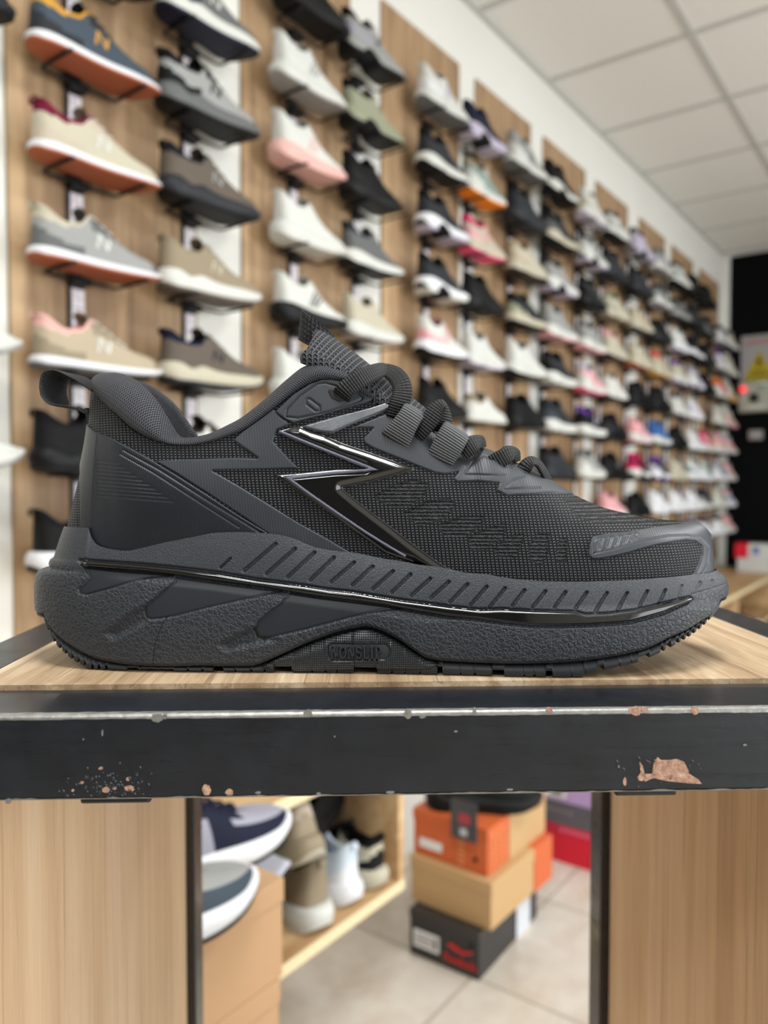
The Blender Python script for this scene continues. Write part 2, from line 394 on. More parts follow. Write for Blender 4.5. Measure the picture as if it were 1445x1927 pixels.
# ---------------------------------------------------------------- midsole
MG = wall(ZMB, ZTOP, 190); MN = normals(MG)
px, py = proj(MG)
P1 = [(157.5,1066),(212,1072),(273,1077.5),(325,1082.5),(303.6,1084),(261,1091),(212,1106),(160.5,1120),(148,1117),(147,1109),(160.5,1097),(166.6,1088),(165,1077)]
P2 = [(328,1086),(400,1096),(480,1106.5),(528,1113),(504,1116.5),(480,1124),(456,1129),(395,1142.7),(334,1158),(310,1162.5),(285,1165.5),(274.7,1161),(271.6,1149),(276,1139.7),(294.5,1124.4),(316,1106),(329,1095)]
P3 = [(543,1116),(602,1125),(663,1133),(723,1140.5),(754,1145.5),(723.6,1147.5),(693,1153.5),(663,1160.5),(617,1172.7),(571,1185),(525.7,1195.5),(495,1203),(483,1200),(478,1185),(486,1169.7),(504,1154.4),(525.7,1139),(541,1123)]
STRIP = [(150,1055),(212,1059),(273,1063.5),(334,1069.6),(410,1078.7),(480,1091),(525,1096.6),(571,1102.7),(617,1110),(663,1115),(708,1122.5),(754,1130),(800,1136),(845,1142),(900,1148),(945,1147),(1003,1150),(1083,1152),(1100,1157),(1142,1155.5),(1194,1149),(1246,1136.7),(1281,1128),(1298,1124),(1302,1129),(1281,1138),(1246,1154),(1211,1164),(1183,1171),(1159,1173),(1107,1176.5),(1055,1178),(1003,1178),(952,1173),(900,1166),(845,1160.5),(800,1153),(754,1145),(723,1138),(663,1130),(602,1122.5),(541,1113),(500,1105.5),(410,1094),(334,1083),(273,1075.7),(212,1071),(157,1066)]
GV = [((433,1051),(414.7,1068)),((518,1023.5),(459,1074)),((554.6,1032.6),(501,1080)),((591,1040),(541,1086)),((627.7,1049),(583.5,1092)),((665.7,1058.5),(623,1095)),((700.8,1066),(662.7,1101)),((739,1075),(700.8,1108.8)),((772,1081),(737,1115)),((809,1089),(774,1121)),((844,1095),(810,1125.5)),((879,1099.6),(847,1133)),((915.4,1104),(885,1139)),((950,1107),(920.8,1143)),((986.5,1110.7),(964,1140)),((1026,1112.5),(1002,1143)),((1064,1114),(1043.6,1143)),((1104,1115),(1083,1145)),((1142,1116),(1119.7,1150)),((1180,1116),(1161,1149)),((1218,1112.5),(1202.8,1142)),((1252,1110.7),(1241,1135)),((1283,1103),(1277,1123)),((1318,1096),(1311,1108)),((1341,1093),(1338,1102))]
WG = [[(271.6,1144),(250,1155),(203,1191),(214,1201),(245,1186),(276,1168)], [(478,1184),(447,1196),(416,1213),(427,1222),(470,1214),(520,1203),(486,1201)]]
D = np.zeros(px.shape)
for P in (P1, P2, P3):
    s = sdf_poly(px, py, P); D -= .0010*smoothstep(-s, -1.5, 3.0); D -= .0008*np.exp(-(s/1.8)**2)
s_strip = sdf_poly(px, py, STRIP); D -= .0010*np.exp(-((s_strip-1.5)/2.2)**2)
for i, g in enumerate(GV):
    s = sdf_line(px, py, g); w = 4.2 if i else 3.0
    D -= (.0011 if i < 22 else .0006)*smoothstep(-s, -w, -w*.45)
for P in WG:
    s = sdf_poly(px, py, P); D -= .0016*smoothstep(-s, -8, 7)
D -= .0006*np.exp(-(sdf_line(px, py, [(313,1162),(303,1180),(291,1215),(288,1252)])/1.3)**2)
D -= .0004*np.exp(-(sdf_line(px, py, [(1300,1118),(1330,1110),(1362,1100)])/1.6)**2)
ledge = np.interp(px, [100, 200, 400, 800, 1300], [1062, 1070, 1092, 1152, 1128])   # lower half stands prouder than the band above the trim
D += .0012*smoothstep(py-ledge, 0, 22)*smoothstep(px, 150, 260)
edge_lo = smoothstep((MG[..., 2]-ZMB[:, None])*1000, 0, 1.5); D -= .0010*(1-edge_lo)
MGD = MG + MN*D[..., None]
BITE_CURL = .0012
MASKQ = lambda cond: cond[:-1, :-1] & cond[1:, :-1] & cond[:-1, 1:] & cond[1:, 1:]
above = s_strip < 1e9
ztrim = py < np.interp(px, [0, 150, 334, 480, 617, 754, 900, 1100, 1194, 1298, 1400], [1060, 1060, 1076, 1098, 1116, 1138, 1157, 1166, 1160, 1124, 1100])
fq = ztrim[:-1, :-1]
mid = hpart('midsole', MGD, HM['foam'], ~fq)
hpart('midsole_rim', MGD, HM['foamtop'], fq, parent=mid)
def mirror(G, k=.96): M2 = G.copy(); M2[..., 1] = YC + (YC - G[..., 1])*k; return M2
sub = slice(0, None, 12); 
MED = mirror(MG[sub][:, ::10]); hpart('medial_wall', MED, HM['foam'], parent=mid, flip=True)
_ix = np.unique(np.r_[0:NS:12, NS-1])
def bridge(name, rowA, rowB, mat, n=9, parent=None, up=0.0):
    t = np.linspace(0, 1, n)[None, :, None]; G = rowA[:, None, :]*(1-t) + rowB[:, None, :]*t
    G[..., 2] += up; return hpart(name, G, mat, parent=parent)
r0 = MG[:, -1]; bridge('footbed', r0, mirror(r0), HM['dark'], parent=mid, up=-.0025)
# recessed smooth side panels and the glossy trim
def patch(name, G, N, poly, height, edge, mat, parent=None, label=None, prof=None, grooves=(), base=-.00025, extra=None):
    qx, qy = proj(G); pad = 12; P = np.array(poly, float)
    x0, y0 = P.min(0)-pad; x1, y1 = P.max(0)+pad
    inb = (qx > x0) & (qx < x1) & (qy > y0) & (qy < y1)
    ii = np.where(inb.any(1))[0]; jj = np.where(inb.any(0))[0]
    i0, i1 = max(ii.min()-2, 0), min(ii.max()+3, G.shape[0]); j0, j1 = max(jj.min()-2, 0), min(jj.max()+3, G.shape[1])
    g = G[i0:i1, j0:j1].copy(); n = N[i0:i1, j0:j1]; a, b = proj(g)
    s = sdf_poly(a, b, P); e = .35
    gx = (sdf_poly(a+e, b, P)-sdf_poly(a-e, b, P))/(2*e); gy = (sdf_poly(a, b+e, P)-sdf_poly(a, b-e, P))/(2*e)
    gn = np.maximum(np.hypot(gx, gy), .2); gx /= gn; gy /= gn
    ax, ay = np.gradient(a); bx, by = np.gradient(b)
    cell = np.maximum(np.hypot(ax, bx), np.hypot(ay, by)); near = np.abs(s) < .72*np.maximum(cell, .6)
    det = ax*by - ay*bx; det = np.where(np.abs(det) < 1e-6, 1e-6, det)
    mx, my = -s*gx, -s*gy; di = np.clip((mx*by - ay*my)/det, -.8, .8); dj = np.clip((ax*my - bx*mx)/det, -.8, .8)
    gi, gj = np.gradient(g, axis=0), np.gradient(g, axis=1)
    g = np.where(near[..., None], g + gi*di[..., None] + gj*dj[..., None], g); s = np.where(near, 0.0, s)
    keep = s <= 0.0
    h = base + (height-base)*(smoothstep(-s, 0, edge) if prof is None else prof(-s))
    a2, b2 = proj(g)
    for line, w, dep in grooves:
        h = h - dep*np.exp(-(sdf_line(a2, b2, line)/w)**2)
    if extra is not None: h = h + extra(a2, b2, s)
    g = g + n*h[..., None]
    m = MASKQ(keep)
    return hpart(name, g, mat, m, parent=parent, label=label)
for P in (P1, P2, P3): patch('side_inset', MGD, MN, P, .0002, 3.0, HM['smooth'], parent=mid, base=.0000)
patch('trim_strip', MG, MN, STRIP, .0016, 6.5, HM['gloss'], label='glossy black trim line', prof=lambda d: np.sqrt(np.clip(1-(1-np.clip(d/7.0, 0, 1))**2, 0, 1)))

# ---------------------------------------------------------------- outsole
NOTCH = [(237,258,5),(262,325,3),(400,419,11),(515,551,13),(665,709,12),(822,833,14),(926,949,11),(1028,1040,11),(1126,1138,9),(1203,1224,8),(1262,1266,12)]
NOTCH += [(x, x+3.5, 4) for x in (280,300,318,350,378,440,470,495,585,610,632,735,760,788,865,892,985,1005,1075,1100,1165,1188)]
TEETH = [(x, x+5, 8) for x in (86,97,108,119,131,143,155,168,181,195)] + [(x, x+5.5, 9) for x in (1246,1256,1275,1285,1295,1305,1315,1325,1334)]
oxp, oyp = proj(np.stack([ST[:, 0]+XH, YC-ST[:, 1], ZOB], -1))
ZN = ZOB.copy()
for a, b, d in NOTCH + TEETH:
    ZN = np.where((oxp > a) & (oxp < b), np.maximum(ZN, ZOB + d*.000225), ZN)
ZN = np.minimum(ZN, ZMB-.0004)
OG = wall(ZN, ZMB+.0004, 46, .0006)
ON = normals(OG)
out = hpart('outsole', OG, HM['outsole'])
OM = mirror(OG[:, ::9]); hpart('medial_edge', OM, HM['outsole'], parent=out, flip=True)
bridge('tread', OG[:, 0], mirror(OG[:, 0]), HM['outsole'], 7, out)
ARCH = [(484,1257),(512,1243),(541,1229),(571,1215),(602,1203),(632,1192.6),(663,1185),(687,1181.5),(705,1185),(730,1195.6),(754,1209),(778,1226),(800,1240),(826,1247),(842,1252),(800,1262),(712,1262),(660,1263),(550,1265),(520,1262)]
PLATE = [(618,1216),(624,1212),(724,1212),(731,1217),(734,1226),(731,1236),(724,1241),(626,1243),(619,1239)]
patch('arch_plate', OG, ON, ARCH, .0008, 4, HM['dots'], parent=out, label='dotted arch plate reading NONSLIP', extra=lambda a, b, s: -.0012*smoothstep(-sdf_poly(a, b, PLATE), -1.5, 2.0))
patch('word_panel', OG, ON, PLATE, -.0001, 2, HM['outsole'], parent=out, base=-.0001)
# raised letters NONSLIP
LW, LHH = 13.2, 21.0
def letters():
    mb = MB(); x = 623.5; base = 1237.5; top = base-LHH
    def seg(p, q, w):
        p = np.array(p, float); q = np.array(q, float); d = q-p; L = np.hypot(*d); n = np.array([-d[1], d[0]])/L*w/2
        quad = [p+n, p-n, q-n, q+n]
        X, Z = at_depth([c[0] for c in quad], [c[1] for c in quad], yv)
        V = [(X[i]-HLOC[0], yv-HLOC[1]-.0013, Z[i]-HLOC[2]) for i in range(4)] + [(X[i]-HLOC[0], yv-HLOC[1]+.0012, Z[i]-HLOC[2]) for i in range(4)]
        mb.add(V, [(0, 1, 2, 3), (7, 6, 5, 4), (0, 4, 5, 1), (1, 5, 6, 2), (2, 6, 7, 3), (3, 7, 4, 0)])
    def serif(cx, y, w=5.2): seg((cx-w/2, y), (cx+w/2, y), 1.6)
    def arc(cx, cy, rx, ry, a0, a1, w, n=12):
        pts = [(cx+rx*math.cos(a0+(a1-a0)*k/n), cy+ry*math.sin(a0+(a1-a0)*k/n)) for k in range(n+1)]
        for p, q in zip(pts, pts[1:]): seg(p, q, w)
    for ch in 'NONSLIP':
        qx, qy = proj(OG); k = np.argmin((qx-x-6)**2 + (qy-1227)**2); yv = OG.reshape(-1, 3)[k, 1]
        if ch == 'N':
            seg((x+2, base), (x+2, top), 2); seg((x+11, base), (x+11, top), 2); seg((x+2, top), (x+11, base), 3.2)
            serif(x+2, base); serif(x+1.5, top); serif(x+11, top); x += 15.5
        elif ch == 'O': arc(x+6.5, (base+top)/2, 5.6, LHH/2-.6, 0, 2*PI, 2.7, 18); x += 15.5
        elif ch == 'S':
            arc(x+5.3, top+5.6, 4.3, 4.9, -.35, -PI*1.5, 2.5); arc(x+5.3, base-5.6, 4.3, 5.2, -PI/2, PI*.9, 2.5); x += 13
        elif ch == 'L': seg((x+3, base), (x+3, top), 2.7); seg((x+1, base), (x+11, base), 1.8); seg((x+10.6, base), (x+10.6, base-5), 1.8); serif(x+3, top, 6); x += 13.5
        elif ch == 'I': seg((x+3.5, base), (x+3.5, top), 2.8); serif(x+3.5, top, 6.6); serif(x+3.5, base, 6.6); x += 9
        elif ch == 'P':
            seg((x+3, base), (x+3, top), 2.7); serif(x+3, base, 6.4); seg((x+1, top), (x+6, top), 1.7); arc(x+5.4, top+5.6, 5, 5.4, -PI/2, PI/2, 2.3); seg((x+3, top+11), (x+6, top+11), 1.7); x += 13
    return mb
hmesh('nonslip_lettering', letters().mesh('nonslip_lettering'), plain('letter_rubber', (52, 54, 58), .28), parent=out)
# ---------------------------------------------------------------- upper of the black trainer
NTU = 300
def trace(pts):                    # (px, py, offset from the centre plane) -> world points
    p = np.array(pts, float); y = YC - p[:, 2]; X, Z = at_depth(p[:, 0], p[:, 1], y); return np.stack([X, y, Z], -1)
TOPL = [(177,724,0),(179,730,.005),(182,738,.010),(197,759,.0175),(218,780,.0225),(243,804,.0255),(267,820,.0272),(291,830,.028),(316,836.5,.0285),(340,839,.0285),(364,838,.0285),(395,832,.028),(425,823,.0275),(456,811,.027),(490,788,.0262),(521,765,.0255),(551,741,.0245),(582,723,.0235),(606,716,.023),(630,718,.0225),(650,723,.022),(675,740,.0215),(705,756,.021),(735,768,.0205),(760,778,.020),(790,797,.0193),(815,818,.0187),(850,846,.0175),(883,855,.0165),(907,846.5,.0158),(928,852,.015),(955,868,.0135),(980,876,.0118),(1004,890,.0098),(1035,905,.0062),(1060,920,.003),(1078,930,.0005),(1096,938,0),(1120,948,0),(1144,956.6,0),(1171,963.5,0),(1199,969,0),(1230,974.6,0),(1254,978.5,0),(1274,980,0),(1293,982,0),(1312,988,0),(1326,998,0),(1338,1009,0)]
TP = trace(TOPL); TPX = np.array(TOPL)[:, 0]
_f = catmull(np.c_[TPX, TP], 10)
NSU = 1150
B0 = MG[:, -1] + np.stack([NI[:, 0], -NI[:, 1], np.zeros(NS)], -1)*.0016; B0[:, 2] -= .0025
bpx, bqy = proj(B0); mono = np.maximum.accumulate(bpx); mono = mono + np.arange(NS)*1e-4
i212 = int(np.argmax(mono > 212)); s212 = ARC[i212]
sarc = np.array([0, .3*s212, .6*s212, s212] + [ARC[int(np.argmax(mono > v))] for v in (240,290,340,456,556,650,750,850,950,1050,1150,1250,1300,1340)] + [ARC[-1]])
tpx = np.array([177, 178.5, 184, 205, 232, 287, 336, 452, 553, 645, 745, 842, 945, 1050, 1142, 1228, 1272, 1306, 1338])
tx = smooth_curve(np.c_[sarc, tpx], ARC)
TT = np.stack([np.interp(tx, _f[:, 0], _f[:, k]) for k in (1, 2, 3)], -1)
rr = np.interp(bpx, [150, 560, 700, 880, 1050, 1120], [.0, .0, .25, .6, .9, 1.0])[:, None]
tt = np.linspace(0, 1, NTU)[None, :]
cs, sn = np.cos(tt*PI/2)**.82, np.sin(tt*PI/2)**.92
bl = rr*cs + (1-rr)*(1-tt); zl = rr*sn + (1-rr)*tt
UG = np.stack([TT[:, k:k+1] + (B0[:, k:k+1]-TT[:, k:k+1])*(bl if k < 2 else 1-zl) for k in range(3)], -1)
UG[..., 0] = TT[:, 0:1] + (B0[:, 0:1]-TT[:, 0:1])*(1-(rr*(1-cs)**.9 + (1-rr)*tt))
# heel back contour and a little fullness on the sides
hb = at_depth(*np.array([(165,978),(167,963),(172.7,929),(176,899),(178,871),(179,835),(177.5,810),(174,786),(170,762),(171,734),(177,724)], float).T, YC)
hx = smooth_curve(np.c_[hb[1], hb[0]], UG[0, :, 2]) - UG[0, :, 0]
UG[..., 0] += np.exp(-(ARC/.028)**2)[:, None]*hx[None, :]
UG[..., 1] -= (.0028*np.exp(-((bpx-300)/220)**2)*smoothstep(ARC, .012, .05))[:, None]*np.sin(PI*tt) + (.0022*np.exp(-((bpx-760)/200)**2))[:, None]*np.sin(PI*tt)
UN = normals(UG)
ux, uy = proj(UG)
upd = np.zeros(ux.shape); perf = np.zeros(ux.shape)
for P in [[(702,935),(740,914),(776,902),(806,911),(798,932),(768,955),(735,957)], [(760,965),(800,945),(845,938),(856,950),(838,975),(790,992)], [(822,990),(868,972),(908,972),(905,990),(872,1012),(838,1012)],
          [(880,1012),(920,993),(950,985),(948,1010),(918,1034),(886,1034)], [(928,1035),(956,1010),(985,1004),(982,1025),(968,1052),(938,1050)], [(995,1028),(1012,1003),(1034,1004),(1030,1045),(1016,1064),(996,1054)],
          [(1046,1030),(1056,1012),(1066,1014),(1066,1055),(1048,1058)], [(1062,938),(1095,938),(1150,957),(1210,971),(1270,981),(1288,984),(1270,990),(1190,985),(1120,984),(1085,972)]]:
    s = sdf_poly(ux, uy, P); w = smoothstep(-s, -4, 5)
    perf = np.maximum(perf, w); upd -= .0004*w
UGD = UG + UN*upd[..., None]
def add_attr(o, vals):
    a = o.data.attributes.new('perf', 'FLOAT', 'POINT'); a.data.foreach_set('value', np.ascontiguousarray(vals, dtype=np.float32).ravel())
upper = hpart('knit_upper', UGD, HM['knit']); add_attr(upper, perf)
um = mirror(UG[::6, ::6], .98); hpart('medial_side', um, HM['knit'], parent=upper, flip=True)
# film overlays
FILM1 = [(288,867),(340,864),(395,862),(440,861),(484,862),(437,829),(456,811),(486,790),(515,768),(530,785),(548,798),(521,810),(515,830),(540,858),(563.5,882),(500,884),(401,886),(450,914),(500,944.5),(560,982),(620,1015),(672,1046),(690,1060),(600,1050),(556,1030),(526,1020),(500,1002),(456,972),(395,932),(334,893)]
COUNT = [(150,780),(182,812),(203,819.6),(230,833),(267,853),(291,867),(334,893),(395,932),(456,972),(500,998),(527,1016),(520,1040),(400,1040),(240,1052),(150,1050)]
EYE = [(515,776),(551,742),(582,722),(606,714),(630,714),(652,718),(673,736),(705,753),(690,760),(610,782),(551,799),(530,787)]
FILM2 = [(624.5,818),(679,797),(737,774),(752,772),(790,790),(815,810),(855,842),(882.7,851),(907,840),(928,846),(955,862),(980,868),(1004.5,884),(1035,898),(1060,912),(1086,932),(1060,931),(1035,928),(1004.5,931),(952.7,934),(933,923.6),(937.5,910),(898,907),(858,908),(852,900.8),(861,888.6),(834,893),(815.7,890),(785,878),(755,865.7),(724,853.6),(700,844),(685,835),(682,826),(700.5,806),(673,806),(643,810.6)]
TOE = [(1105,1041),(1106.6,1027),(1110.7,1013),(1116,1007.8),(1138,1003.6),(1180,999.5),(1221,992.6),(1249,988.5),(1277,986),(1293,981),(1300,970),(1400,960),(1400,1120),(1300,1120),(1297,1085),(1304,1078),(1312,1062),(1318,1044),(1318,1028),(1307,1020),(1288,1018.5),(1266,1021.6),(1235,1027),(1207,1034),(1180,1042),(1152,1049),(1124.6,1053.5),(1113.5,1053.5),(1107,1049)]
dome = [[(1116,1042),(1116,1020),(1122,1014),(1150,1011),(1197,1004)], [(1116,1042),(1155,1034),(1205,1019),(1255,1010),(1290,1009),(1315,1014),(1330,1030),(1328,1060),(1316,1082)]]
slots = [[(1126,1033),(1130,1017)], [(1143,1029),(1148,1014)], [(1158,1026),(1163,1012)], [(1174,1022),(1179,1010)], [(1190,1018),(1194,1009)]]
fins = [[(187, 868+i*7.2), (222+i*11.6, 872.5+i*7.9)] for i in range(10)]
patch('film_overlay', UG, UN, FILM1, .0006, 3.0, HM['film'], label='charcoal film overlay under the collar')
patch('heel_counter', UG, UN, COUNT, .0008, 3.5, HM['counter'], label='smooth dark heel counter', grooves=[([(235,848),(300,884),(395,944),(456,981),(500,1008)], 1.8, .0005), ([(228,855),(290,890),(390,954),(450,992)], 1.6, .0004)] + [(f, 2.2, .00016) for f in fins])
eyelet = patch('eyelet_panel', UG, UN, EYE, .0011, 3.0, HM['smooth'], label='smooth eyelet panel with lace hole', grooves=[([(540,772),(538,786),(560,788),(620,776),(677,755),(681,750),(672,742),(645,732),(612,722),(596,724),(563,747),(540,772)], 1.6, .0006), ([(576,755),(578,752),(583,752),(602,766),(602,774),(594,775),(577,762),(576,755)], 1.6, .0006)])
patch('lace_hole', UG, UN, [(615,737),(620,732),(632,735),(652,748),(652,757),(638,760),(622,752)], .0014, 2, HM['dark'], parent=eyelet)
patch('throat_overlay', UG, UN, FILM2, .0007, 3.0, HM['film'], label='grey film overlay along the laces', grooves=[([(875,892),(890,870),(910,861),(925,866)], 1.6, .0005), ([(875,894),(948,896)], 1.6, .0005), ([(948,920),(965,905),(985,897)], 1.6, .0005), ([(948,922),(1015,919)], 1.6, .0005)])
patch('toe_overlay', UG, UN, TOE, .0008, 3.5, HM['toe'], label='moulded toe overlay', grooves=[(l, 1.5, .0004) for l in dome] + [(l, 3.2, .0006) for l in slots])
# the zigzag emblem: glossy plate, print line and satin bar
BAR = [(563,803),(590,795),(640,781),(700,766),(728,757),(738,764),(735,772),(673,795),(626,816),(608,815),(588,811)]
ZIG = [(519.4,810.6),(545,803),(566,801),(588,810.6),(612,818),(643,832),(700,851),(745,867),(783,882),(776,888),(735,899),(700,908),(646,918.6),(673,941.5),(703.6,965),(734,988),(776,1021),(821.8,1054),(858,1077),(868,1088),(800,1075),(775,1060),(723.6,1042),(690,1018),(650.5,990),(630.5,975),(581.8,941.5),(545,916),(511.8,892.8),(560,889),(630,882),(685,880),(650,868),(612,853.5),(551,829.5),(530,819)]
def stroke(c, w):
    c = np.array(c, float); d = np.diff(c, axis=0); d /= np.linalg.norm(d, axis=1)[:, None]; n = np.stack([-d[:, 1], d[:, 0]], -1); L, R = [], []
    for i in range(len(c)):
        a, b = n[max(i-1, 0)], n[min(i, len(n)-1)]; m = a+b; m /= np.linalg.norm(m); k = min(w/max(m@a, .25), w*4)
        L.append(c[i]+m*k); R.append(c[i]-m*k)
    return L + R[::-1]
LINE1 = stroke([(525, 812.5), (612, 848), (704, 884.5), (625, 891), (543, 900.5), (582, 929), (643, 971), (691, 1003), (727, 1025), (764, 1047)], 3.4)
def ridge(d): return .0013*smoothstep(d, 0, 4) + .0011*smoothstep(d, 4, 17)
emb = patch('emblem', UG, UN, ZIG, .0016, 4, HM['gloss'], label='glossy black zigzag emblem', prof=lambda d: .35*smoothstep(d, 0, 3) + .65*smoothstep(d, 3, 16), base=-.0002)
patch('emblem_line', UG, UN, LINE1, .00205, 1.2, HM['line'], parent=emb, label='lavender grey line in the emblem', base=.0004)
patch('emblem_bar', UG, UN, BAR, .0015, 4, HM['satin'], parent=emb, label='satin grey upper bar of the emblem')
# toe bumper: the outsole rubber that wraps up over the very tip
patch('toe_bumper', UG, UN, [(1341,1006),(1349,1026),(1352,1050),(1355,1078),(1400,1078),(1400,1000)], .0022, 4, HM['outsole'])

# ---------------------------------------------------------------- padded collar roll
CR = [(177,724,0),(179,730,.006),(182,738,.0105),(197,759,.0175),(218,780,.0225),(243,804,.0255),(267,820,.0272),(291,830,.028),(316,836.5,.0285),(340,839,.0285),(364,838,.0285),(395,832,.028),(425,823,.0275),(456,811,.027),(490,788,.0262),(521,765,.0255),(551,741,.0245),(582,723,.0235),(606,716,.023),(630,718,.0225),(652,724,.022),(675,740,.0215),(705,756,.021),(738,770,.0205)]
TO = [(185,704,0),(188,703,.004),(194,701,.008),(217,701,.0130),(245,712,.0165),(276,737,.0195),(300,767,.021),(320,799,.0220),(338,821,.0225),(360,823,.0225),(376,820,.0225),(399,813.5,.0222),(425,801,.022),(453,786,.0215),(483,763,.021),(512,738,.0205),(540,713,.020),(570,690,.0195),(598,683,.019),(625,687,.0185),(655,698,.018),(686,719,.0175),(715,738,.017),(748,756,.0165)]
C3, T3 = catmull(trace(CR), 10), catmull(trace(TO), 10)
def roll(C3, T3):
    n = len(C3); K = 26; out = np.zeros((n, K, 3)); ang = np.linspace(-1.9, 2.6, K)
    for i in range(n):
        up = T3[i]-C3[i]; mid_ = (T3[i]+C3[i])/2
        tang = C3[min(i+1, n-1)]-C3[max(i-1, 0)]; tang /= np.linalg.norm(tang)
        h = np.linalg.norm(up)/2; upn = up/(2*h)
        upn = upn - tang*(upn@tang)*.0
        o = np.cross(tang, [0, 0, 1]); o /= np.linalg.norm(o)           # outwards, towards the camera on the near side
        if i < 12: o = o*(i/12.0) + np.array([-1, 0, 0])*(1-i/12.0); o /= np.linalg.norm(o)
        th = min(.0062, h*1.0)*(.6 if i < 8 else 1.0)
        for k, a in enumerate(ang): out[i, k] = mid_ + upn*h*math.sin(a) + o*th*(math.cos(a)-.25)
    return out
RG = roll(C3, T3)
ru = np.r_[0, np.cumsum(np.linalg.norm(np.diff(C3, axis=0), axis=1))]*1000
rv = np.cumsum(np.r_[0, np.linalg.norm(np.diff(RG[len(RG)//3], axis=0), axis=1)])*1000
ruv = np.stack(np.meshgrid(ru, rv, indexing='ij'), -1)
collar = hpart('collar', RG, HM['collar'], uv=ruv)
hpart('collar_medial_side', mirror(RG, 1.0), HM['collar'], parent=collar, uv=ruv, flip=True)
# lining from the inner edge of the roll down to the footbed
Li = RG[:, -1]; Ld = Li.copy(); Ld[:, 2] = ZT + .045; Ld[:, 1] = YC - np.maximum(YC - Li[:, 1], 0)*.8
lt = np.linspace(0, 1, 14)[None, :, None]; LG = Li[:, None]*(1-lt) + Ld[:, None]*lt
lin_ = hpart('lining', LG, HM['collar']); hpart('lining_medial_side', mirror(LG, 1.0), HM['collar'], parent=lin_)

# ---------------------------------------------------------------- tongue
TR = [(594,622),(600,622),(612,627),(630,638),(652,653),(675,670),(700,690),(740,722),(770,745),(800,768),(840,799),(880,827),(920,849),(960,866),(1000,884),(1040,905),(1070,924)]
t3 = catmull(trace([(a, b, 0) for a, b in TR]), 8)
vv = np.linspace(-1, 1, 29); TG = np.zeros((len(t3), 29, 3)); TB = TG.copy()
for i, p in enumerate(t3):
    d = t3[min(i+1, len(t3)-1)]-t3[max(i-1, 0)]; d /= np.linalg.norm(d); n = np.array([-d[2], 0, d[0]]); n = n if n[2] > 0 else -n
    f = i/(len(t3)-1); wy = np.interp(f, [0, .1, .5, 1], [.019, .022, .021, .006]); dp = np.interp(f, [0, .15, .5, 1], [.0125, .013, .0085, .002])
    for k, v in enumerate(vv):
        TG[i, k] = p - n*dp*abs(v)**2.2; TG[i, k, 1] += v*wy
        TB[i, k] = TG[i, k] - n*np.interp(f, [0, .05, 1], [.0030, .0065, .003])
tu = np.r_[0, np.cumsum(np.linalg.norm(np.diff(t3, axis=0), axis=1))]*1000
tuv = np.stack(np.meshgrid(tu, vv*24, indexing='ij'), -1)
tongue = hpart('tongue', TG, HM['tongue'], uv=tuv)
hpart('tongue_lining', TB, HM['collar'], parent=tongue, uv=tuv)
rim = [np.concatenate([A[::-1, 0], A[0, :], A[:, -1]]) for A in (TG, TB)]
n0 = np.linspace(0, 1, 7)[None, :, None]; EG = rim[0][:, None]*(1-n0) + rim[1][:, None]*n0
cen = EG.mean(1, keepdims=True); ed = np.zeros_like(EG)
EG += (np.sin(np.linspace(0, PI, 7))[None, :, None])*.0016*np.array([-.7, -.5, .3])
hpart('tongue_edge', EG, HM['tongue'], parent=tongue)

# ---------------------------------------------------------------- ribbons: laces, straps, pull loops
def ribbon(path, wvec, thick, n=14, uvs=1.0):
    """flat band: path[k] 3-D centre points, wvec[k] full width vectors; closed cross section with rounded edges"""
    P = catmull(path, n); W = catmull(wvec, n); m = len(P)
    sec = [(-.5, 0), (-.46, .8), (-.3, 1), (0, 1.05), (.3, 1), (.46, .8), (.5, 0), (.46, -.8), (.3, -1), (0, -1.05), (-.3, -1), (-.46, -.8)]
    G = np.zeros((m, len(sec)+1, 3)); UV = np.zeros((m, len(sec)+1, 2)); L = np.r_[0, np.cumsum(np.linalg.norm(np.diff(P, axis=0), axis=1))]*1000
    for i in range(m):
        d = P[min(i+1, m-1)]-P[max(i-1, 0)]; d /= max(np.linalg.norm(d), 1e-9); w = W[i]; nn = np.cross(d, w); nn /= max(np.linalg.norm(nn), 1e-9)
        for k, (a, b) in enumerate(sec+sec[:1]): G[i, k] = P[i]+w*a+nn*b*thick/2; UV[i, k] = (L[i]*uvs, a*np.linalg.norm(w)*1000)
    return G, UV
def rib(name, pts, width, thick, mat, parent=None, ang=None, label=None):
    """pts (px, py, offset); width in mm; ang: list of how far the band turns edge-on (0 = flat to the camera)"""
    P = trace(pts); n = len(P); W = []
    for i in range(n):
        d = P[min(i+1, n-1)]-P[max(i-1, 0)]; f = np.array([-d[2], 0, d[0]]); f /= max(np.linalg.norm(f), 1e-9)
        a = ang[i] if ang else 0; W.append((f*math.cos(a) + np.array([0, 1, 0])*math.sin(a))*width*.001)
    W = np.array(W)
    for i in range(1, n):
        if W[i]@W[i-1] < 0: W[i] = -W[i]
    G, UV = ribbon(P, W, thick*.001)
    return hpart(name, G, mat, parent=parent, uv=UV, label=label)
laces = rib('lace', [(640,752,.0225),(645,740,.0265),(658,727,.0272),(680,712,.026),(704,701,.022),(722,696,.016),(738,699,.010)], 8.2, 1.5, HM['lace'], ang=[0, 0, .1, .15, .3, .6, .9])
rib('lace', [(722,694,.012),(740,703,.018),(752,716,.0215),(757,735,.0235),(752,758,.0245),(744,785,.0235)], 8.6, 1.5, HM['lace'], ang=[.8, .4, .2, .1, .1, 0])
rib('lace', [(775,826,.0235),(790,812,.026),(806,794,.0268),(820,772,.0262),(832,760,.0245),(839,770,.022),(838,792,.0215),(830,815,.022)], 7.5, 1.5, HM['lace'], ang=[.1, .1, .1, .35, 1.0, 1.2, .6, .2])
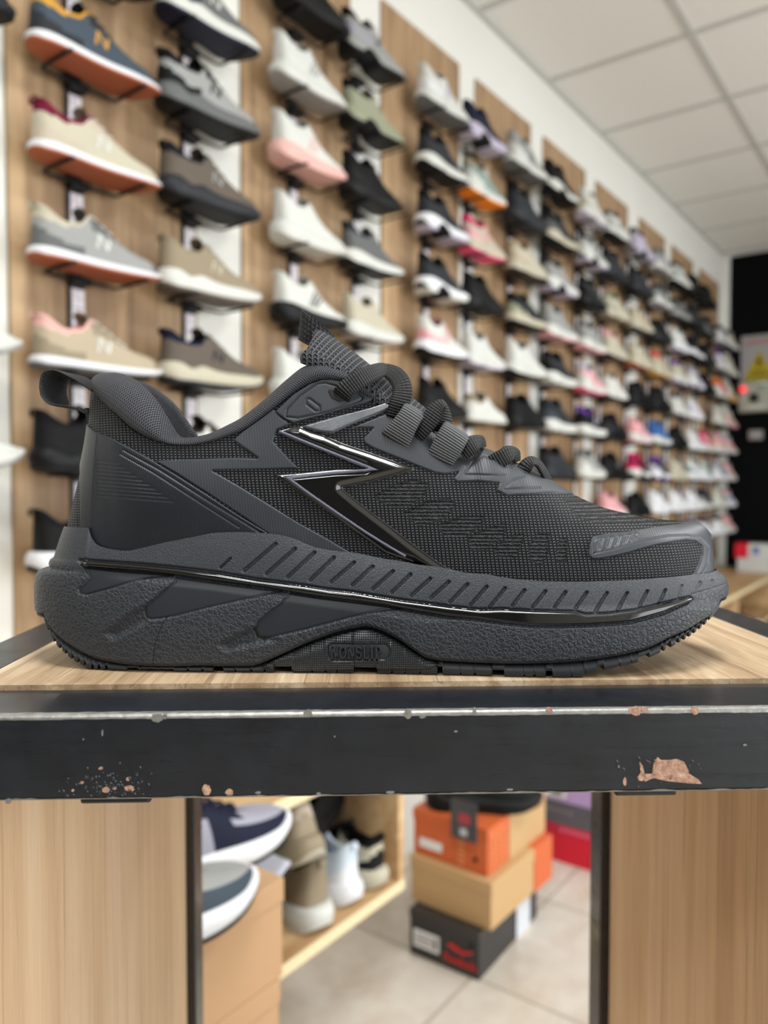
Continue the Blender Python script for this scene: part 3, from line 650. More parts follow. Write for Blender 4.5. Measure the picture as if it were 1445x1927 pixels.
rib('lace', [(866,853,.024),(880,843,.0245),(893,834,.023),(905,832,.019),(909,842,.016)], 7.6, 1.5, HM['lace'], ang=[.1, .1, .3, .7, 1.1])
rib('lace', [(909,880,.018),(925,873,.0215),(944,862,.0222),(960,853,.0205),(970,854,.0165),(972,868,.014)], 7.4, 1.5, HM['lace'], ang=[.1, .1, .15, .3, .8, 1.0])
rib('lace', [(990,906,.0135),(984,893,.0175),(989,878,.0188),(1001,868,.0175),(1013,873,.0155),(1023,888,.0135),(1031,905,.0095)], 6.4, 1.6, HM['lace'], ang=[.2, .1, .3, .9, 1.0, .95, .8])
def strap(name, q, off):
    a, b, c, d = [np.array(v, float) for v in q]          # top-left, top-right, bottom-right, bottom-left
    top, bot = (a+b)/2, (d+c)/2; path = []
    for f, o in ((-.10, -.004), (0, 0), (.3, .0016), (.7, .0014), (1.0, .0002), (1.06, -.003)):
        p = top*(1-f)+bot*f; path.append((p[0], p[1], off+o))
    P = trace(path); A = trace([(*a, off), (*b, off), (*c, off), (*d, off)])
    W = [A[1]-A[0]]*3 + [(A[1]-A[0]+A[2]-A[3])/2] + [A[2]-A[3]]*2
    G, UV = ribbon(P, np.array(W), .0022)
    return hpart(name, G, HM['web'], uv=UV, label='ribbed lace strap')
strap('lace_strap', [(758,764),(796,788),(770,841),(720,811)], .0272)
strap('lace_strap', [(832,799),(880,830),(852,876),(804,853)], .0258)
# tongue pull loop: an oval ring of tape
c0 = trace([(598,607,0)])[0]; G = []
for k in range(41):
    a = 2*PI*k/40; e = np.array([.79, 0, -.61])*.0096*math.cos(a) + np.array([.15, .95, .1])*.0052*math.sin(a)
    G.append([c0+e+np.array([-.10, 0, -1])*w*.0118*(1.0-.15*math.cos(a)) for w in np.linspace(0, 1, 6)])
G = np.array(G); cent = G.mean((0, 1)); inner = G + (c0-G)*np.array([.10, .16, 0])
uvk = np.stack(np.meshgrid(np.linspace(0, 30, 41), np.linspace(0, 10, 6), indexing='ij'), -1)
loop = hpart('tongue_loop', G, HM['lace'], uv=uvk); hpart('inner_face', inner, HM['lace'], parent=loop, uv=uvk, flip=True)
hpart('rim_edge', np.stack([G[:, 0], inner[:, 0]], 1), HM['lace'], parent=loop)
# heel pull loop
hp = [(176,736,.004),(168,733,.004),(136,712,.005),(106,698,.006),(92,697,.006),(80,702,.006),(74.5,716,.006),(73.7,731,.006),(78,748,.006),(93,760,.006),(121,764,.005),(146,771,.004),(172,784,.003)]
P = trace(hp); W = np.array([[.0072, .0125, -.0012]]*len(P)); W[:3] = [[.003, .0105, .0012]]*3; W[-4:] = [[.004, .0105, -.0005]]*4
G, UV = ribbon(P + W/2*np.array([1, 1, 1]), W, .0011); pull = hpart('heel_loop', G, HM['pull'], uv=UV, label='twill heel pull loop')
ht = [(170,770),(174.5,790),(178,815),(179.3,840),(178.5,871),(176.5,899),(173.2,929),(168,960),(165.5,975)]
P = trace([(a-1.2, b, 0) for a, b in ht]); G, UV = ribbon(P, np.array([[0, .011, 0]]*len(P)), .0016); hpart('heel_tape', G, HM['pull'], parent=pull, uv=UV)
# ================================================================ display table
def wood_mat(name, dark, mid_, light, axis='Z', scale=1.0, rough=.5, fine=1.0, band=9.0):
    t = NT(name); sc = {'Z': (14, 14, .9), 'Y': (14, .9, 14), 'X': (.9, 14, 14)}[axis]
    v = t.coord('Object', tuple(s*scale for s in sc))
    broad = t.noise(t.coord('Object', tuple((band if s > 2 else .5) for s in sc)), 1.0, 2, .6, .3)
    grain = t.noise(v, 3.2, 6, .6, 1.2); hair = t.noise(v, 26.0*fine, 3, .6)
    m = t.math('ADD', t.math('MULTIPLY', broad, .55), t.math('ADD', t.math('MULTIPLY', grain, .33), t.math('MULTIPLY', hair, .12)))
    c = t.ramp(m, [(.34, dark), (.5, mid_), (.64, light)])
    w = t.n('TexVoronoi', feature='F1'); t.l(t.coord('Object', tuple(s*scale*.25 for s in sc)), w.inputs['Vector']); w.inputs['Scale'].default_value = 1.2
    kn = t.ramp(w.outputs['Distance'], [(0, (.6, .6, .6, 1)), (.10, (.0, .0, .0, 1)), (1, (0, 0, 0, 1))])
    c = t.mix(t.math('MULTIPLY', kn, .5), c, tuple(x*.45 for x in dark[:3])+(1,))
    st = t.noise(t.coord('Object', tuple((s*scale*4.5 if s > 2 else s*scale*.9) for s in sc)), 2.2, 3, .55, .8)
    c = t.mix(t.ramp(st, [(.60, (0, 0, 0, 1)), (.67, (.55, .55, .55, 1)), (.74, (.1, .1, .1, 1))]), c, tuple(x*.72 for x in dark[:3])+(1,))
    t.set(color=c, rough=rough, spec=.35); t.bump(hair, .12, .001); return t.m
WOOD_TOP = wood_mat('oak_table_top', lin(112, 86, 62), lin(172, 146, 116), lin(218, 198, 170), 'Y', 2.2, .42, 1.0, 40.0)
WOOD_SIDE = wood_mat('oak_side_panel', lin(204, 170, 132), lin(229, 198, 160), lin(240, 214, 182), 'Z', 1.3, .5, 1.0, 34.0)
WOOD_WALL = wood_mat('oak_wall_panel', lin(104, 79, 57), lin(154, 124, 92), lin(190, 159, 122), 'Z', .55, .55, .6, 13.0)
t = NT('worn_black_paint'); v = t.coord('Object'); 
sc_ = t.noise(t.coord('Object', (9, 9, 120)), 3.0, 4, .6); spk = t.noise(v, 520, 2, .5)
blot = t.ramp(t.noise(v, 60, 4, .65), [(.3, lin(15, 18, 23)), (.7, lin(27, 31, 38))])
t.set(color=blot, rough=t.math('ADD', t.math('MULTIPLY', sc_, .28), .16), spec=.5, coat=.15); t.bump(t.noise(v, 260, 4), .06, .001); PAINT = t.m
BARE = NT('bare_steel_edge'); v = BARE.coord('Object'); BARE.set(color=BARE.mix(BARE.noise(v, 300, 3), lin(104, 102, 98), lin(176, 174, 170)), rough=.35, metal=.55); BARE.bump(BARE.noise(v, 500, 3), .2, .001); BARE = BARE.m  # pale tone also holds the front edge's highlight
RUST = NT('rusty_primer'); v = RUST.coord('Object'); RUST.set(color=RUST.ramp(RUST.noise(v, 420, 4, .7), [(.3, lin(120, 84, 68)), (.55, lin(176, 138, 116)), (.75, lin(206, 178, 156))]), rough=.8); RUST.bump(RUST.noise(v, 600, 3), .5, .001); RUST = RUST.m
ZF = ZT - .0017                                # top of the steel frame, the board stands a hair above it
_, y_front, _ = [float(q) for q in on_floor(722, 1338, ZF)]
_, y_back, _ = [float(q) for q in on_floor(722, 1291, ZF)]
TW = .030
table = thing('display_table', (.012, y_front, 0), math.radians(2.0), 'display table with worn black steel frame and oak board under the black shoe', 'table')
TL = np.array(table.location)
XL0, XL1, XR0, XR1 = -.188, -.161, .200, .224
ZB = None
# height of the front bar from the traced lower edge
r_ = ray(722, 1497); ZB = CAMZ + float(r_[2]/r_[1])*y_front
TD = .40; y_end = y_front + TD
print('bar', y_front, y_back, ZF-ZB)
def tb(): return MB()
def tbuild(mb, name, mat, parent=None, smooth=False, label=None):
    mb.V = [tuple(np.array(v)-TL) for v in mb.V]
    return mb.build(name, mat, table if parent is None else parent, smooth, label=label)
bar = tbuild(tb().bbox(XL0-.0, XR1+.0, y_front, y_back, ZB, ZF, .0013), 'front_rail', PAINT, label='chipped black front rail')
tbuild(tb().bbox(XL0, XL1, y_back+.0002, y_end, ZB, ZF+.0012, .0012), 'side_rail', PAINT)
tbuild(tb().bbox(XR0, XR1, y_back+.0002, y_end, ZB, ZF+.0012, .0012), 'side_rail', PAINT)
tbuild(tb().bbox(XL1, XR0, y_end-.03, y_end, ZB, ZF, .0012), 'rear_rail', PAINT)
tbuild(tb().box(XL1+.0004, XR0-.0004, y_back+.0004, y_end-.0304, ZT-.016, ZT), 'table_board', WOOD_TOP, label='oak grain table board')
for x0, x1 in ((XL0, XL1), (XR0, XR1)):
    tbuild(tb().bbox(x0, x1, y_front+.001, y_back, .0, ZB-.0005, .0012), 'leg', PAINT)
tbuild(tb().bbox(XL0, XL1+.0155, y_end-.03, y_end, .0, ZB-.0005, .0012), 'leg', PAINT)
tbuild(tb().bbox(XR0-.002, XR1, y_end-.03, y_end, .0, ZB-.0005, .0012), 'leg', PAINT)
tbuild(tb().box(XL0+.002, XL1+.008, y_back+.0006, y_end-.0308, .02, ZB-.0008), 'side_panel', WOOD_SIDE, label='oak left side panel')
tbuild(tb().box(XR0+.006, XR1-.002, y_back+.0006, y_end-.0308, .02, ZB-.0008), 'side_panel', WOOD_SIDE, label='oak right side panel')
# bare metal edge with the rim's highlight in its colour, chips and blisters on the front rail
def chip(poly, mat, name, face='front', dy=.00025):
    y = y_front; pts = [at_depth(a, b, y) for a, b in poly]
    V = [(p[0], y-dy, p[1]) for p in pts] + [(p[0], y+.0004, p[1]) for p in pts]; n = len(pts)
    tbuild(tb().add(V, [tuple(range(n-1, -1, -1))] + [(i, (i+1) % n, (i+1) % n+n, i+n) for i in range(n)]), name, mat, bar)
rnd = random.Random(5)
xe0, xe1 = XL0+.001, XR1-.001
mb = tb(); n = 160; V = []; Fs = []
for i in range(n+1):
    x = xe0+(xe1-xe0)*i/n; j = rnd.random()
    w = .0011+.0006*rnd.random(); hh = .0010+.0004*rnd.random()
    V += [(x, y_front+w+.0010, ZF+.00012), (x, y_front+.0006, ZF-.0001), (x, y_front-.00008, ZF-.0007), (x, y_front-.00016, ZF-.0010-hh*.6)]
    if i: b = 4*(i-1); Fs += [(b+k, b+4+k, b+5+k, b+1+k) for k in range(3)]
tbuild(mb.add(V, Fs), 'worn_highlight_edge', BARE, bar, True, label='bare metal edge with its highlight painted in, where the paint has worn off')
mb = tb(); V = []; Fs = []
for i in range(n+1):
    x = xe0+(xe1-xe0)*i/n; hh = .0003+.0005*rnd.random()**2
    V += [(x, y_front-.00012, ZB+.0004+hh), (x, y_front+.0004, ZB+.00015)]
    if i: b = 2*(i-1); Fs.append((b, b+1, b+3, b+2))
tbuild(mb.add(V, Fs), 'worn_lower_edge', BARE, bar, True)
def blob(cx, cy, rx, ry, n=14, j=.35, flat=None):
    return [(cx+rx*math.cos(2*PI*k/n)*(1-j*rnd.random()), min(cy+ry*math.sin(2*PI*k/n)*(1-j*rnd.random()), flat or 1e9)) for k in range(n)]
CH = [(300,1346,14,9,BARE),(580,1341,10,9,BARE),(768,1343,10,11,BARE),(893,1340,4,9,BARE),(1036,1339,7,7,RUST),(1200,1342,14,10,RUST),(1218,1340,7,6,RUST),(1315,1342,9,9,RUST),(315,1344,6,6,BARE),(795,1349,7,3,BARE),
      (392,1481,9,13,RUST),(434,1486,9,7,RUST),(207,1478,9,6,RUST),(249,1476,11,6,RUST),(197,1438,5,3,RUST),(247,1459,4,4,RUST),(222,1475,5,3,RUST),(163,1464,4,3,RUST),(146,1478,3,3,RUST),(28,1497,7,6,BARE),(200,1372,2,7,BARE),(165,1384,2,2,BARE),(630,1384,2,2,BARE),(1412,1409,4,2,BARE),(735,1490,10,3,BARE),(1180,1476,4,9,RUST),(1168,1447,2,3,BARE),(487,1487,6,3,BARE),(858,1377,4,2,BARE),(600,1490,5,2,BARE),(960,1488,8,2,BARE)]
for c in CH: chip(blob(*c[:4]), c[4], 'paint_chip')
chip([(1236,1438),(1243,1430),(1250,1436),(1268,1436),(1280,1434),(1294,1440),(1302,1455),(1303,1462),(1322,1474),(1328,1482),(1306,1481),(1262,1476),(1236,1470),(1228,1472),(1220,1476),(1206,1474),(1204,1468),(1210,1460),(1208,1438),(1214,1446),(1218,1462),(1232,1462)], RUST, 'paint_chip')
mb = tb()
for k in range(150):
    cx = rnd.gauss(218, 42) if k < 115 else rnd.gauss(1235, 60); cy = rnd.gauss(1472, 17) if k < 115 else rnd.gauss(1450, 18)
    if not (1425 < cy < 1492 and (120 < cx < 312 or 1160 < cx < 1345)): continue
    X, Z = at_depth(cx, cy, y_front); r = (.0002+.0005*rnd.random())
    V = [(X+r*math.cos(a)*q, y_front-h, Z+r*math.sin(a)*q) for q, h in ((1, -.0001), (.7, .00022), (.25, .00032)) for a in [2*PI*i/8 for i in range(8)]]
    mb.add(V, [(i, (i+1) % 8, (i+1) % 8+8, i+8) for i in range(8)] + [(i+8, (i+1) % 8+8, (i+1) % 8+16, i+16) for i in range(8)] + [tuple(range(16, 24))])
tbuild(mb, 'blister_specks', PAINT, bar, True)['kind'] = 'stuff'
# plastic glides under the front rail
for a, b in ((163, 292), (1160, 1278)):
    x0 = at_depth(a, 1500, y_front+.006)[0]; x1 = at_depth(b, 1500, y_front+.006)[0]
    tbuild(tb().bbox(float(x0), float(x1), y_front+.004, y_back-.004, ZB-.0032, ZB, .001), 'glide', plain('black_plastic', (20, 20, 21), .4))
# the screw cover and knots set into the board
def disc(cx, cy, rx, name, mat):
    p = on_floor(cx, cy, ZT); p[1] = max(p[1], y_back+.0078); V = [(p[0]+rx*math.cos(2*PI*k/40), p[1]+.0005+rx*.72*math.sin(2*PI*k/40), ZT+.00006) for k in range(40)] + [(p[0]+rx*1.0*math.cos(2*PI*k/40), p[1]+.0005+rx*.72*math.sin(2*PI*k/40), ZT-.0005) for k in range(40)]
    tbuild(tb().add(V, [tuple(range(40))] + [(k, k+40, (k+1) % 40+40, (k+1) % 40) for k in range(40)]), name, mat)
disc(131, 1283, .0085, 'screw_cover', wood_mat('oak_cover', lin(116, 92, 70), lin(170, 144, 116), lin(204, 182, 154), 'Y', 2.2, .35))
# ================================================================ the shop room
W0 = wp(0, 0, 0); W0.z = 0
def wlink(mb, name, mat, kind='structure', parent=None, smooth=False):
    o = mb.build(name, mat, parent, smooth, kind=kind if parent is None else None)
    if parent is None: o.location = W0; o.rotation_euler = (0, 0, WROT)
    return o
def wbx(mb, s0, s1, n0, n1, z0, z1): return mb.box(s0, s1, -n1, -n0, z0, z1)      # local y = -n
HC, SB = 2.92, 6.24
t = NT('white_wall_paint'); v = t.coord('Object'); t.set(color=t.mix(t.noise(v, 2.0, 3), lin(216, 214, 206), lin(226, 224, 217)), rough=.85); t.bump(t.noise(v, 180, 3), .08, .002); WALLM = t.m
wlink(wbx(MB(), -3.2, SB+.1, -.12, 0, 0, HC+.1), 'wall_left', WALLM)
BLACKW = plain('black_wall_paint', (8, 9, 10), .9, spec=.08)
wlink(wbx(MB(), SB, SB+.1, 0.0, 4.1, 0, HC+.1), 'wall_back', BLACKW)
wlink(wbx(MB(), SB-.055, SB, 0.0, .035, 0, HC), 'trim_corner', WALLM)
t = NT('ceiling_tile'); v = t.coord('Object'); t.set(color=t.mix(t.noise(v, 90, 3), lin(216, 213, 206), lin(228, 226, 220)), rough=.9); t.bump(t.noise(v, 260, 3), .15, .002)
ceil = wlink(wbx(MB(), -3.2, SB+.1, -.1, 4.1, HC, HC+.06), 'ceiling', t.m)
gm = MB()
GRID = plain('ceiling_grid_bar', (186, 184, 178), .6)
k = 0
s = 3.075 - .6*10
while s < SB: wbx(gm, s-.012, s+.012, 0, 4.0, HC-.006, HC+.002); s += .6
n = .587
while n < 4: wbx(gm, -3.2, SB, n-.012, n+.012, HC-.0065, HC+.002); n += .6
wbx(gm, -3.2, SB, 0, .02, HC-.012, HC)
wlink(gm, 'ceiling_grid', GRID, parent=ceil)
# floor: square beige tiles with grey joints
t = NT('beige_floor_tile'); c = t.n('TexCoord'); sp = t.n('SeparateXYZ'); t.l(c.outputs['Object'], sp.inputs[0])
def joint(o, off, per=.432):
    f = t.math('FRACT', t.math('DIVIDE', t.math('SUBTRACT', o, off - per*20), per)); return t.math('MINIMUM', f, t.math('SUBTRACT', 1.0, f))
j = t.math('MINIMUM', joint(sp.outputs[0], 1.626), joint(sp.outputs[1], -.488))
g = t.math('LESS_THAN', j, .0095)
v = t.coord('Object'); n1 = t.noise(v, 5, 6, .62, .6); n2 = t.noise(v, 22, 4, .6)
cl = t.ramp(t.math('ADD', t.math('MULTIPLY', n1, .7), t.math('MULTIPLY', n2, .3)), [(.32, lin(188, 172, 156)), (.5, lin(203, 193, 180)), (.68, lin(214, 207, 197))])
t.set(color=t.mix(g, cl, lin(166, 156, 142)), rough=t.math('ADD', t.math('MULTIPLY', g, .4), .32), spec=.4)
t.bump(t.math('SUBTRACT', 1.0, g), .4, .002)
wlink(wbx(MB(), -3.2, SB+.1, -.12, 4.1, -.06, 0), 'floor', t.m)

# the sides of the shop behind and to the right of the camera: a dim rear wall and an assumed shopfront window
wlink(wbx(MB(), -3.3, -3.2, 0, 4.1, 0, HC+.1), 'wall_rear', plain('grey_rear_wall', (92, 88, 84), .8))
wr = MB(); wbx(wr, -3.2, SB+.1, 4.0, 4.1, 0, .25); wbx(wr, -3.2, SB+.1, 4.0, 4.1, 2.6, HC+.1); wbx(wr, -3.2, -.8, 4.0, 4.1, .25, 2.6); wbx(wr, 5.0, SB+.1, 4.0, 4.1, .25, 2.6)  # opening is assumed, left so the added daylight can enter
wlink(wr, 'wall_right', WALLM)
fr = MB()
for s_ in (-.8, .65, 2.1, 3.55, 4.96): wbx(fr, s_, s_+.04, 3.99, 4.05, .25, 2.6)
for z_ in (.25, 2.56): wbx(fr, -.8, 5.0, 3.99, 4.05, z_, z_+.04)
wlink(fr, 'assumed_window_1', plain('assumed_window_frame', (40, 42, 44), .4))  # unseen window frame, assumed to go with the added daylight

# electrical panel and hazard sign on the black wall
def bthing(name, n, z, label, cat):      # faces -s, local frame: x = n, y = into the wall
    P = wp(SB, n, z); o = thing(name, P, 0, label, cat)
    o.rotation_euler = (0, 0, math.atan2(NV[1], NV[0])); return o
panel = bthing('electrical_panel', .245, 1.86, 'grey electrical control box with lit red lamp on the black wall', 'electrical box')
cream = plain('grey_cream_steel', (150, 150, 138), .5)
MB().bbox(-.125, .135, -.07, -.001, -.112, .112, .006).build('enclosure', cream, panel)
MB().bbox(-.115, .125, -.076, -.070, -.104, .104, .003).build('door', plain('panel_door', (158, 158, 146), .5), panel)
R = MB(); R.tube([(-.092, -.076, .055), (-.092, -.094, .055)], .021, 16)
t = NT('red_pilot_lamp'); t.set(color=(.9, .02, .03, 1), em=(1, .03, .06, 1), ems=2.2); R.build('pilot_lamp', t.m, panel, True, label='lit red pilot lamp')
MB().tube([(.03, -.076, .066), (.03, -.088, .066)], .012, 14).build('push_button', plain('green_button', (40, 120, 60), .4), panel, True, label='green push button')
MB().bbox(-.045, .015, -.084, -.076, -.045, .020, .003).build('meter', plain('black_meter', (18, 18, 18), .3), panel, label='black meter window')
MB().box(-.06, .06, -.0785, -.076, -.092, -.066).build('label_plate', plain('pale_plate', (188, 186, 176), .5), panel)
MB().box(-.0, .07, -.0785, -.076, .084, .098).build('label_plate', plain('pale_plate2', (200, 206, 200), .5), panel)
sign = bthing('hazard_sign', .245, 2.145, 'white electric hazard sign with yellow triangle and red heading', 'sign')
MB().box(-.125, .115, -.006, -.001, -.17, .17).build('sign_plate', plain('sign_white', (150, 146, 146), .5), sign)
def tri(h, w, y, mat, name, z0): MB().prism([(-w/2, z0), (w/2, z0), (0, z0+h)], y, -.0055).build(name, mat, sign)
YEL = plain('sign_yellow', (166, 146, 8), .5); BLK = plain('sign_black', (30, 28, 14), .6)
tri(.225, .225, -.0072, YEL, 'yellow_triangle', -.165)
MB().prism([(.012, .03), (-.022, -.035), (-.002, -.033), (-.010, -.085), (.024, -.015), (.004, -.018)], -.009, -.0070).build('lightning_bolt', BLK, sign)
def text(body, size, loc, mat, parent, name, rot=(PI/2, 0, 0), depth=.0006, align='CENTER', sx=1.0):
    cu = bpy.data.curves.new(name, 'FONT'); cu.body = body; cu.size = size; cu.align_x = align; cu.align_y = 'CENTER'; cu.extrude = depth
    ob = bpy.data.objects.new(name+'_tmp', cu); COL.objects.link(ob)
    dg = bpy.context.evaluated_depsgraph_get(); me = bpy.data.meshes.new_from_object(ob.evaluated_get(dg)); bpy.data.objects.remove(ob)
    o = bpy.data.objects.new(name, me); COL.objects.link(o); me.materials.clear(); me.materials.append(mat); o.parent = parent; o.location = loc; o.rotation_euler = rot; o.scale = (sx, 1, 1); return o
text('ZIARGIO', .052, (-.005, -.0065, .118), plain('sign_red', (168, 60, 60), .5), sign, 'red_heading', sx=.92)
for z in (-.105, -.125): MB().box(-.062+(z+.125)*.6, .062-(z+.125)*.6, -.0084, -.0070, z, z+.010).build('text_line', plain('sign_olive', (96, 84, 8), .6), sign)
sw = bthing('wall_switch', .235, 1.580, 'small grey switch box low on the black wall', 'switch')
MB().bbox(-.05, .045, -.03, -.001, -.035, .035, .004).build('housing', plain('grey_plastic', (140, 136, 134), .5), sw)
MB().bbox(-.025, .02, -.035, -.03, -.02, .02, .003).build('rocker', plain('grey_rocker', (160, 156, 154), .4), sw)
# ================================================================ sneakers of the shop, several cuts
CT = {'W': (198, 198, 192), 'C': (180, 173, 154), 'B': (11, 12, 13), 'D': (40, 42, 46), 'G': (96, 97, 97), 'L': (144, 144, 142), 'N': (20, 24, 44), 'T': (92, 83, 74),
      'E': (170, 156, 134), 'P': (212, 156, 160), 'K': (222, 82, 120), 'O': (226, 124, 14), 'V': (178, 170, 188), 'U': (96, 54, 140), 'S': (140, 142, 120), 'M': (128, 146, 140),
      'R': (104, 22, 48), 'Y': (190, 140, 56), 'H': (158, 86, 58), 'A': (140, 127, 106), 'Q': (150, 148, 160), 'I': (62, 72, 82), 'F': (214, 168, 160), 'Z': (54, 94, 152), 'X': (56, 47, 42), 'J': (196, 208, 220), 'm': (200, 40, 96), 'w': (214, 214, 217), 'g': (142, 138, 134), 'b': (24, 24, 26), 'r': (196, 52, 40), 'l': (178, 166, 150)}
CN = {'W': 'white', 'C': 'cream', 'B': 'black', 'D': 'charcoal', 'G': 'grey', 'L': 'light grey', 'N': 'navy', 'T': 'taupe', 'E': 'beige', 'P': 'pink', 'K': 'hot pink', 'O': 'orange', 'V': 'lavender', 'U': 'purple', 'S': 'sage', 'M': 'mint', 'R': 'burgundy', 'Y': 'mustard', 'H': 'gum', 'A': 'tan', 'Q': 'lilac grey', 'I': 'slate', 'F': 'peach', 'Z': 'blue', 'X': 'brown', 'J': 'pale blue', 'm': 'magenta', 'w': 'white', 'g': 'warm grey', 'b': 'black', 'r': 'red', 'l': 'sand'}
def smat(letter, part):
    r = {'upper': .75, 'upper2': .7, 'midsole': .5, 'outsole': .6, 'lining': .9, 'tongue': .85, 'laces': .8, 'accent': .5}[part]
    return plain(f'{CN[letter].replace(" ", "_")}_{part}', CT[letter], r, bump=.25 if part in ('upper', 'tongue') else 0.0, bscale=700, spec=.22)
LS = .285
def ol(pts): 
    p = np.array(pts, float); f = np.vstack([p[1:3][::-1]*[1, -1], p, p[-3:-1][::-1]*[1, -1]]); c = catmull(f, 30); a = 60; b = a+(len(p)-1)*30
    o = c[a:b+1]; o[0, 1] = 0; o[-1, 1] = 0; return o
OUT_STD = ol([(0, 0), (.003, .014), (.012, .025), (.032, .0335), (.07, .036), (.11, .0355), (.15, .038), (.19, .044), (.22, .0445), (.245, .039), (.264, .029), (.278, .016), (.285, 0)])
OUT_FLARE = ol([(-.014, 0), (-.011, .016), (.002, .030), (.03, .039), (.07, .039), (.11, .0365), (.15, .0395), (.19, .0455), (.22, .045), (.245, .038), (.266, .026), (.282, .012), (.288, 0)])
TSTD = [(0, .012, 0, .096), (.05, .016, .014, .094), (.12, .030, .0225, .084), (.22, .056, .0255, .071), (.33, .088, .025, .076), (.43, .112, .0205, .098), (.56, .150, .0145, .082), (.68, .186, .0085, .063), (.76, .208, .002, .055), (.83, .226, 0, .051), (.92, .250, 0, .046), (1, .272, 0, .036)]
TSOCK = [(0, .000, 0, .128), (.05, .004, .013, .126), (.12, .020, .0215, .114), (.22, .050, .0245, .096), (.33, .086, .024, .100), (.43, .112, .020, .120), (.56, .150, .0145, .094), (.68, .186, .0085, .071), (.76, .208, .002, .060), (.83, .226, 0, .055), (.92, .250, 0, .048), (1, .276, 0, .038)]
TCHUNK = [(0, .010, 0, .112), (.05, .014, .015, .110), (.12, .029, .0235, .099), (.22, .056, .0265, .087), (.33, .088, .026, .090), (.43, .110, .0215, .113), (.56, .150, .0155, .095), (.68, .186, .009, .075), (.76, .208, .002, .067), (.83, .226, 0, .063), (.92, .250, 0, .057), (1, .273, 0, .045)]
KINDS = {
 'R': dict(out=OUT_STD, T=TSTD, bot=[(0, .004), (.02, 0), (.18, 0), (.24, .004), (.285, .018)], os=.005, mt=[(0, .022), (.05, .020), (.12, .018), (.2, .017), (.25, .020), (.285, .029)], bul=.0012),
 'S': dict(out=OUT_STD, T=TSTD, bot=[(0, .006), (.02, 0), (.18, 0), (.23, .005), (.285, .022)], os=.006, mt=[(0, .034), (.05, .032), (.12, .031), (.2, .030), (.25, .030), (.285, .036)], bul=.002),
 'X': dict(out=OUT_STD, T=TCHUNK, bot=[(0, .008), (.03, 0), (.17, 0), (.23, .005), (.285, .024)], os=.007, mt=[(0, .046), (.03, .045), (.06, .034), (.09, .043), (.13, .036), (.17, .034), (.22, .034), (.25, .036), (.285, .046)], bul=.005),
 'K': dict(out=OUT_FLARE, T=TSOCK, bot=[(-.014, .016), (.01, .003), (.03, 0), (.17, 0), (.23, .007), (.288, .030)], os=.006, mt=[(-.014, .048), (.02, .047), (.07, .042), (.13, .036), (.19, .032), (.24, .034), (.288, .044)], bul=.004),
 'P': dict(out=OUT_FLARE, T=TSOCK, bot=[(-.014, .020), (.004, .004), (.02, 0), (.045, .001), (.06, .016), (.09, .022), (.115, .013), (.135, .001), (.2, 0), (.24, .008), (.288, .030)], os=.010, mt=[(-.014, .052), (.02, .052), (.07, .047), (.13, .038), (.19, .033), (.24, .034), (.288, .044)], bul=.005),
}
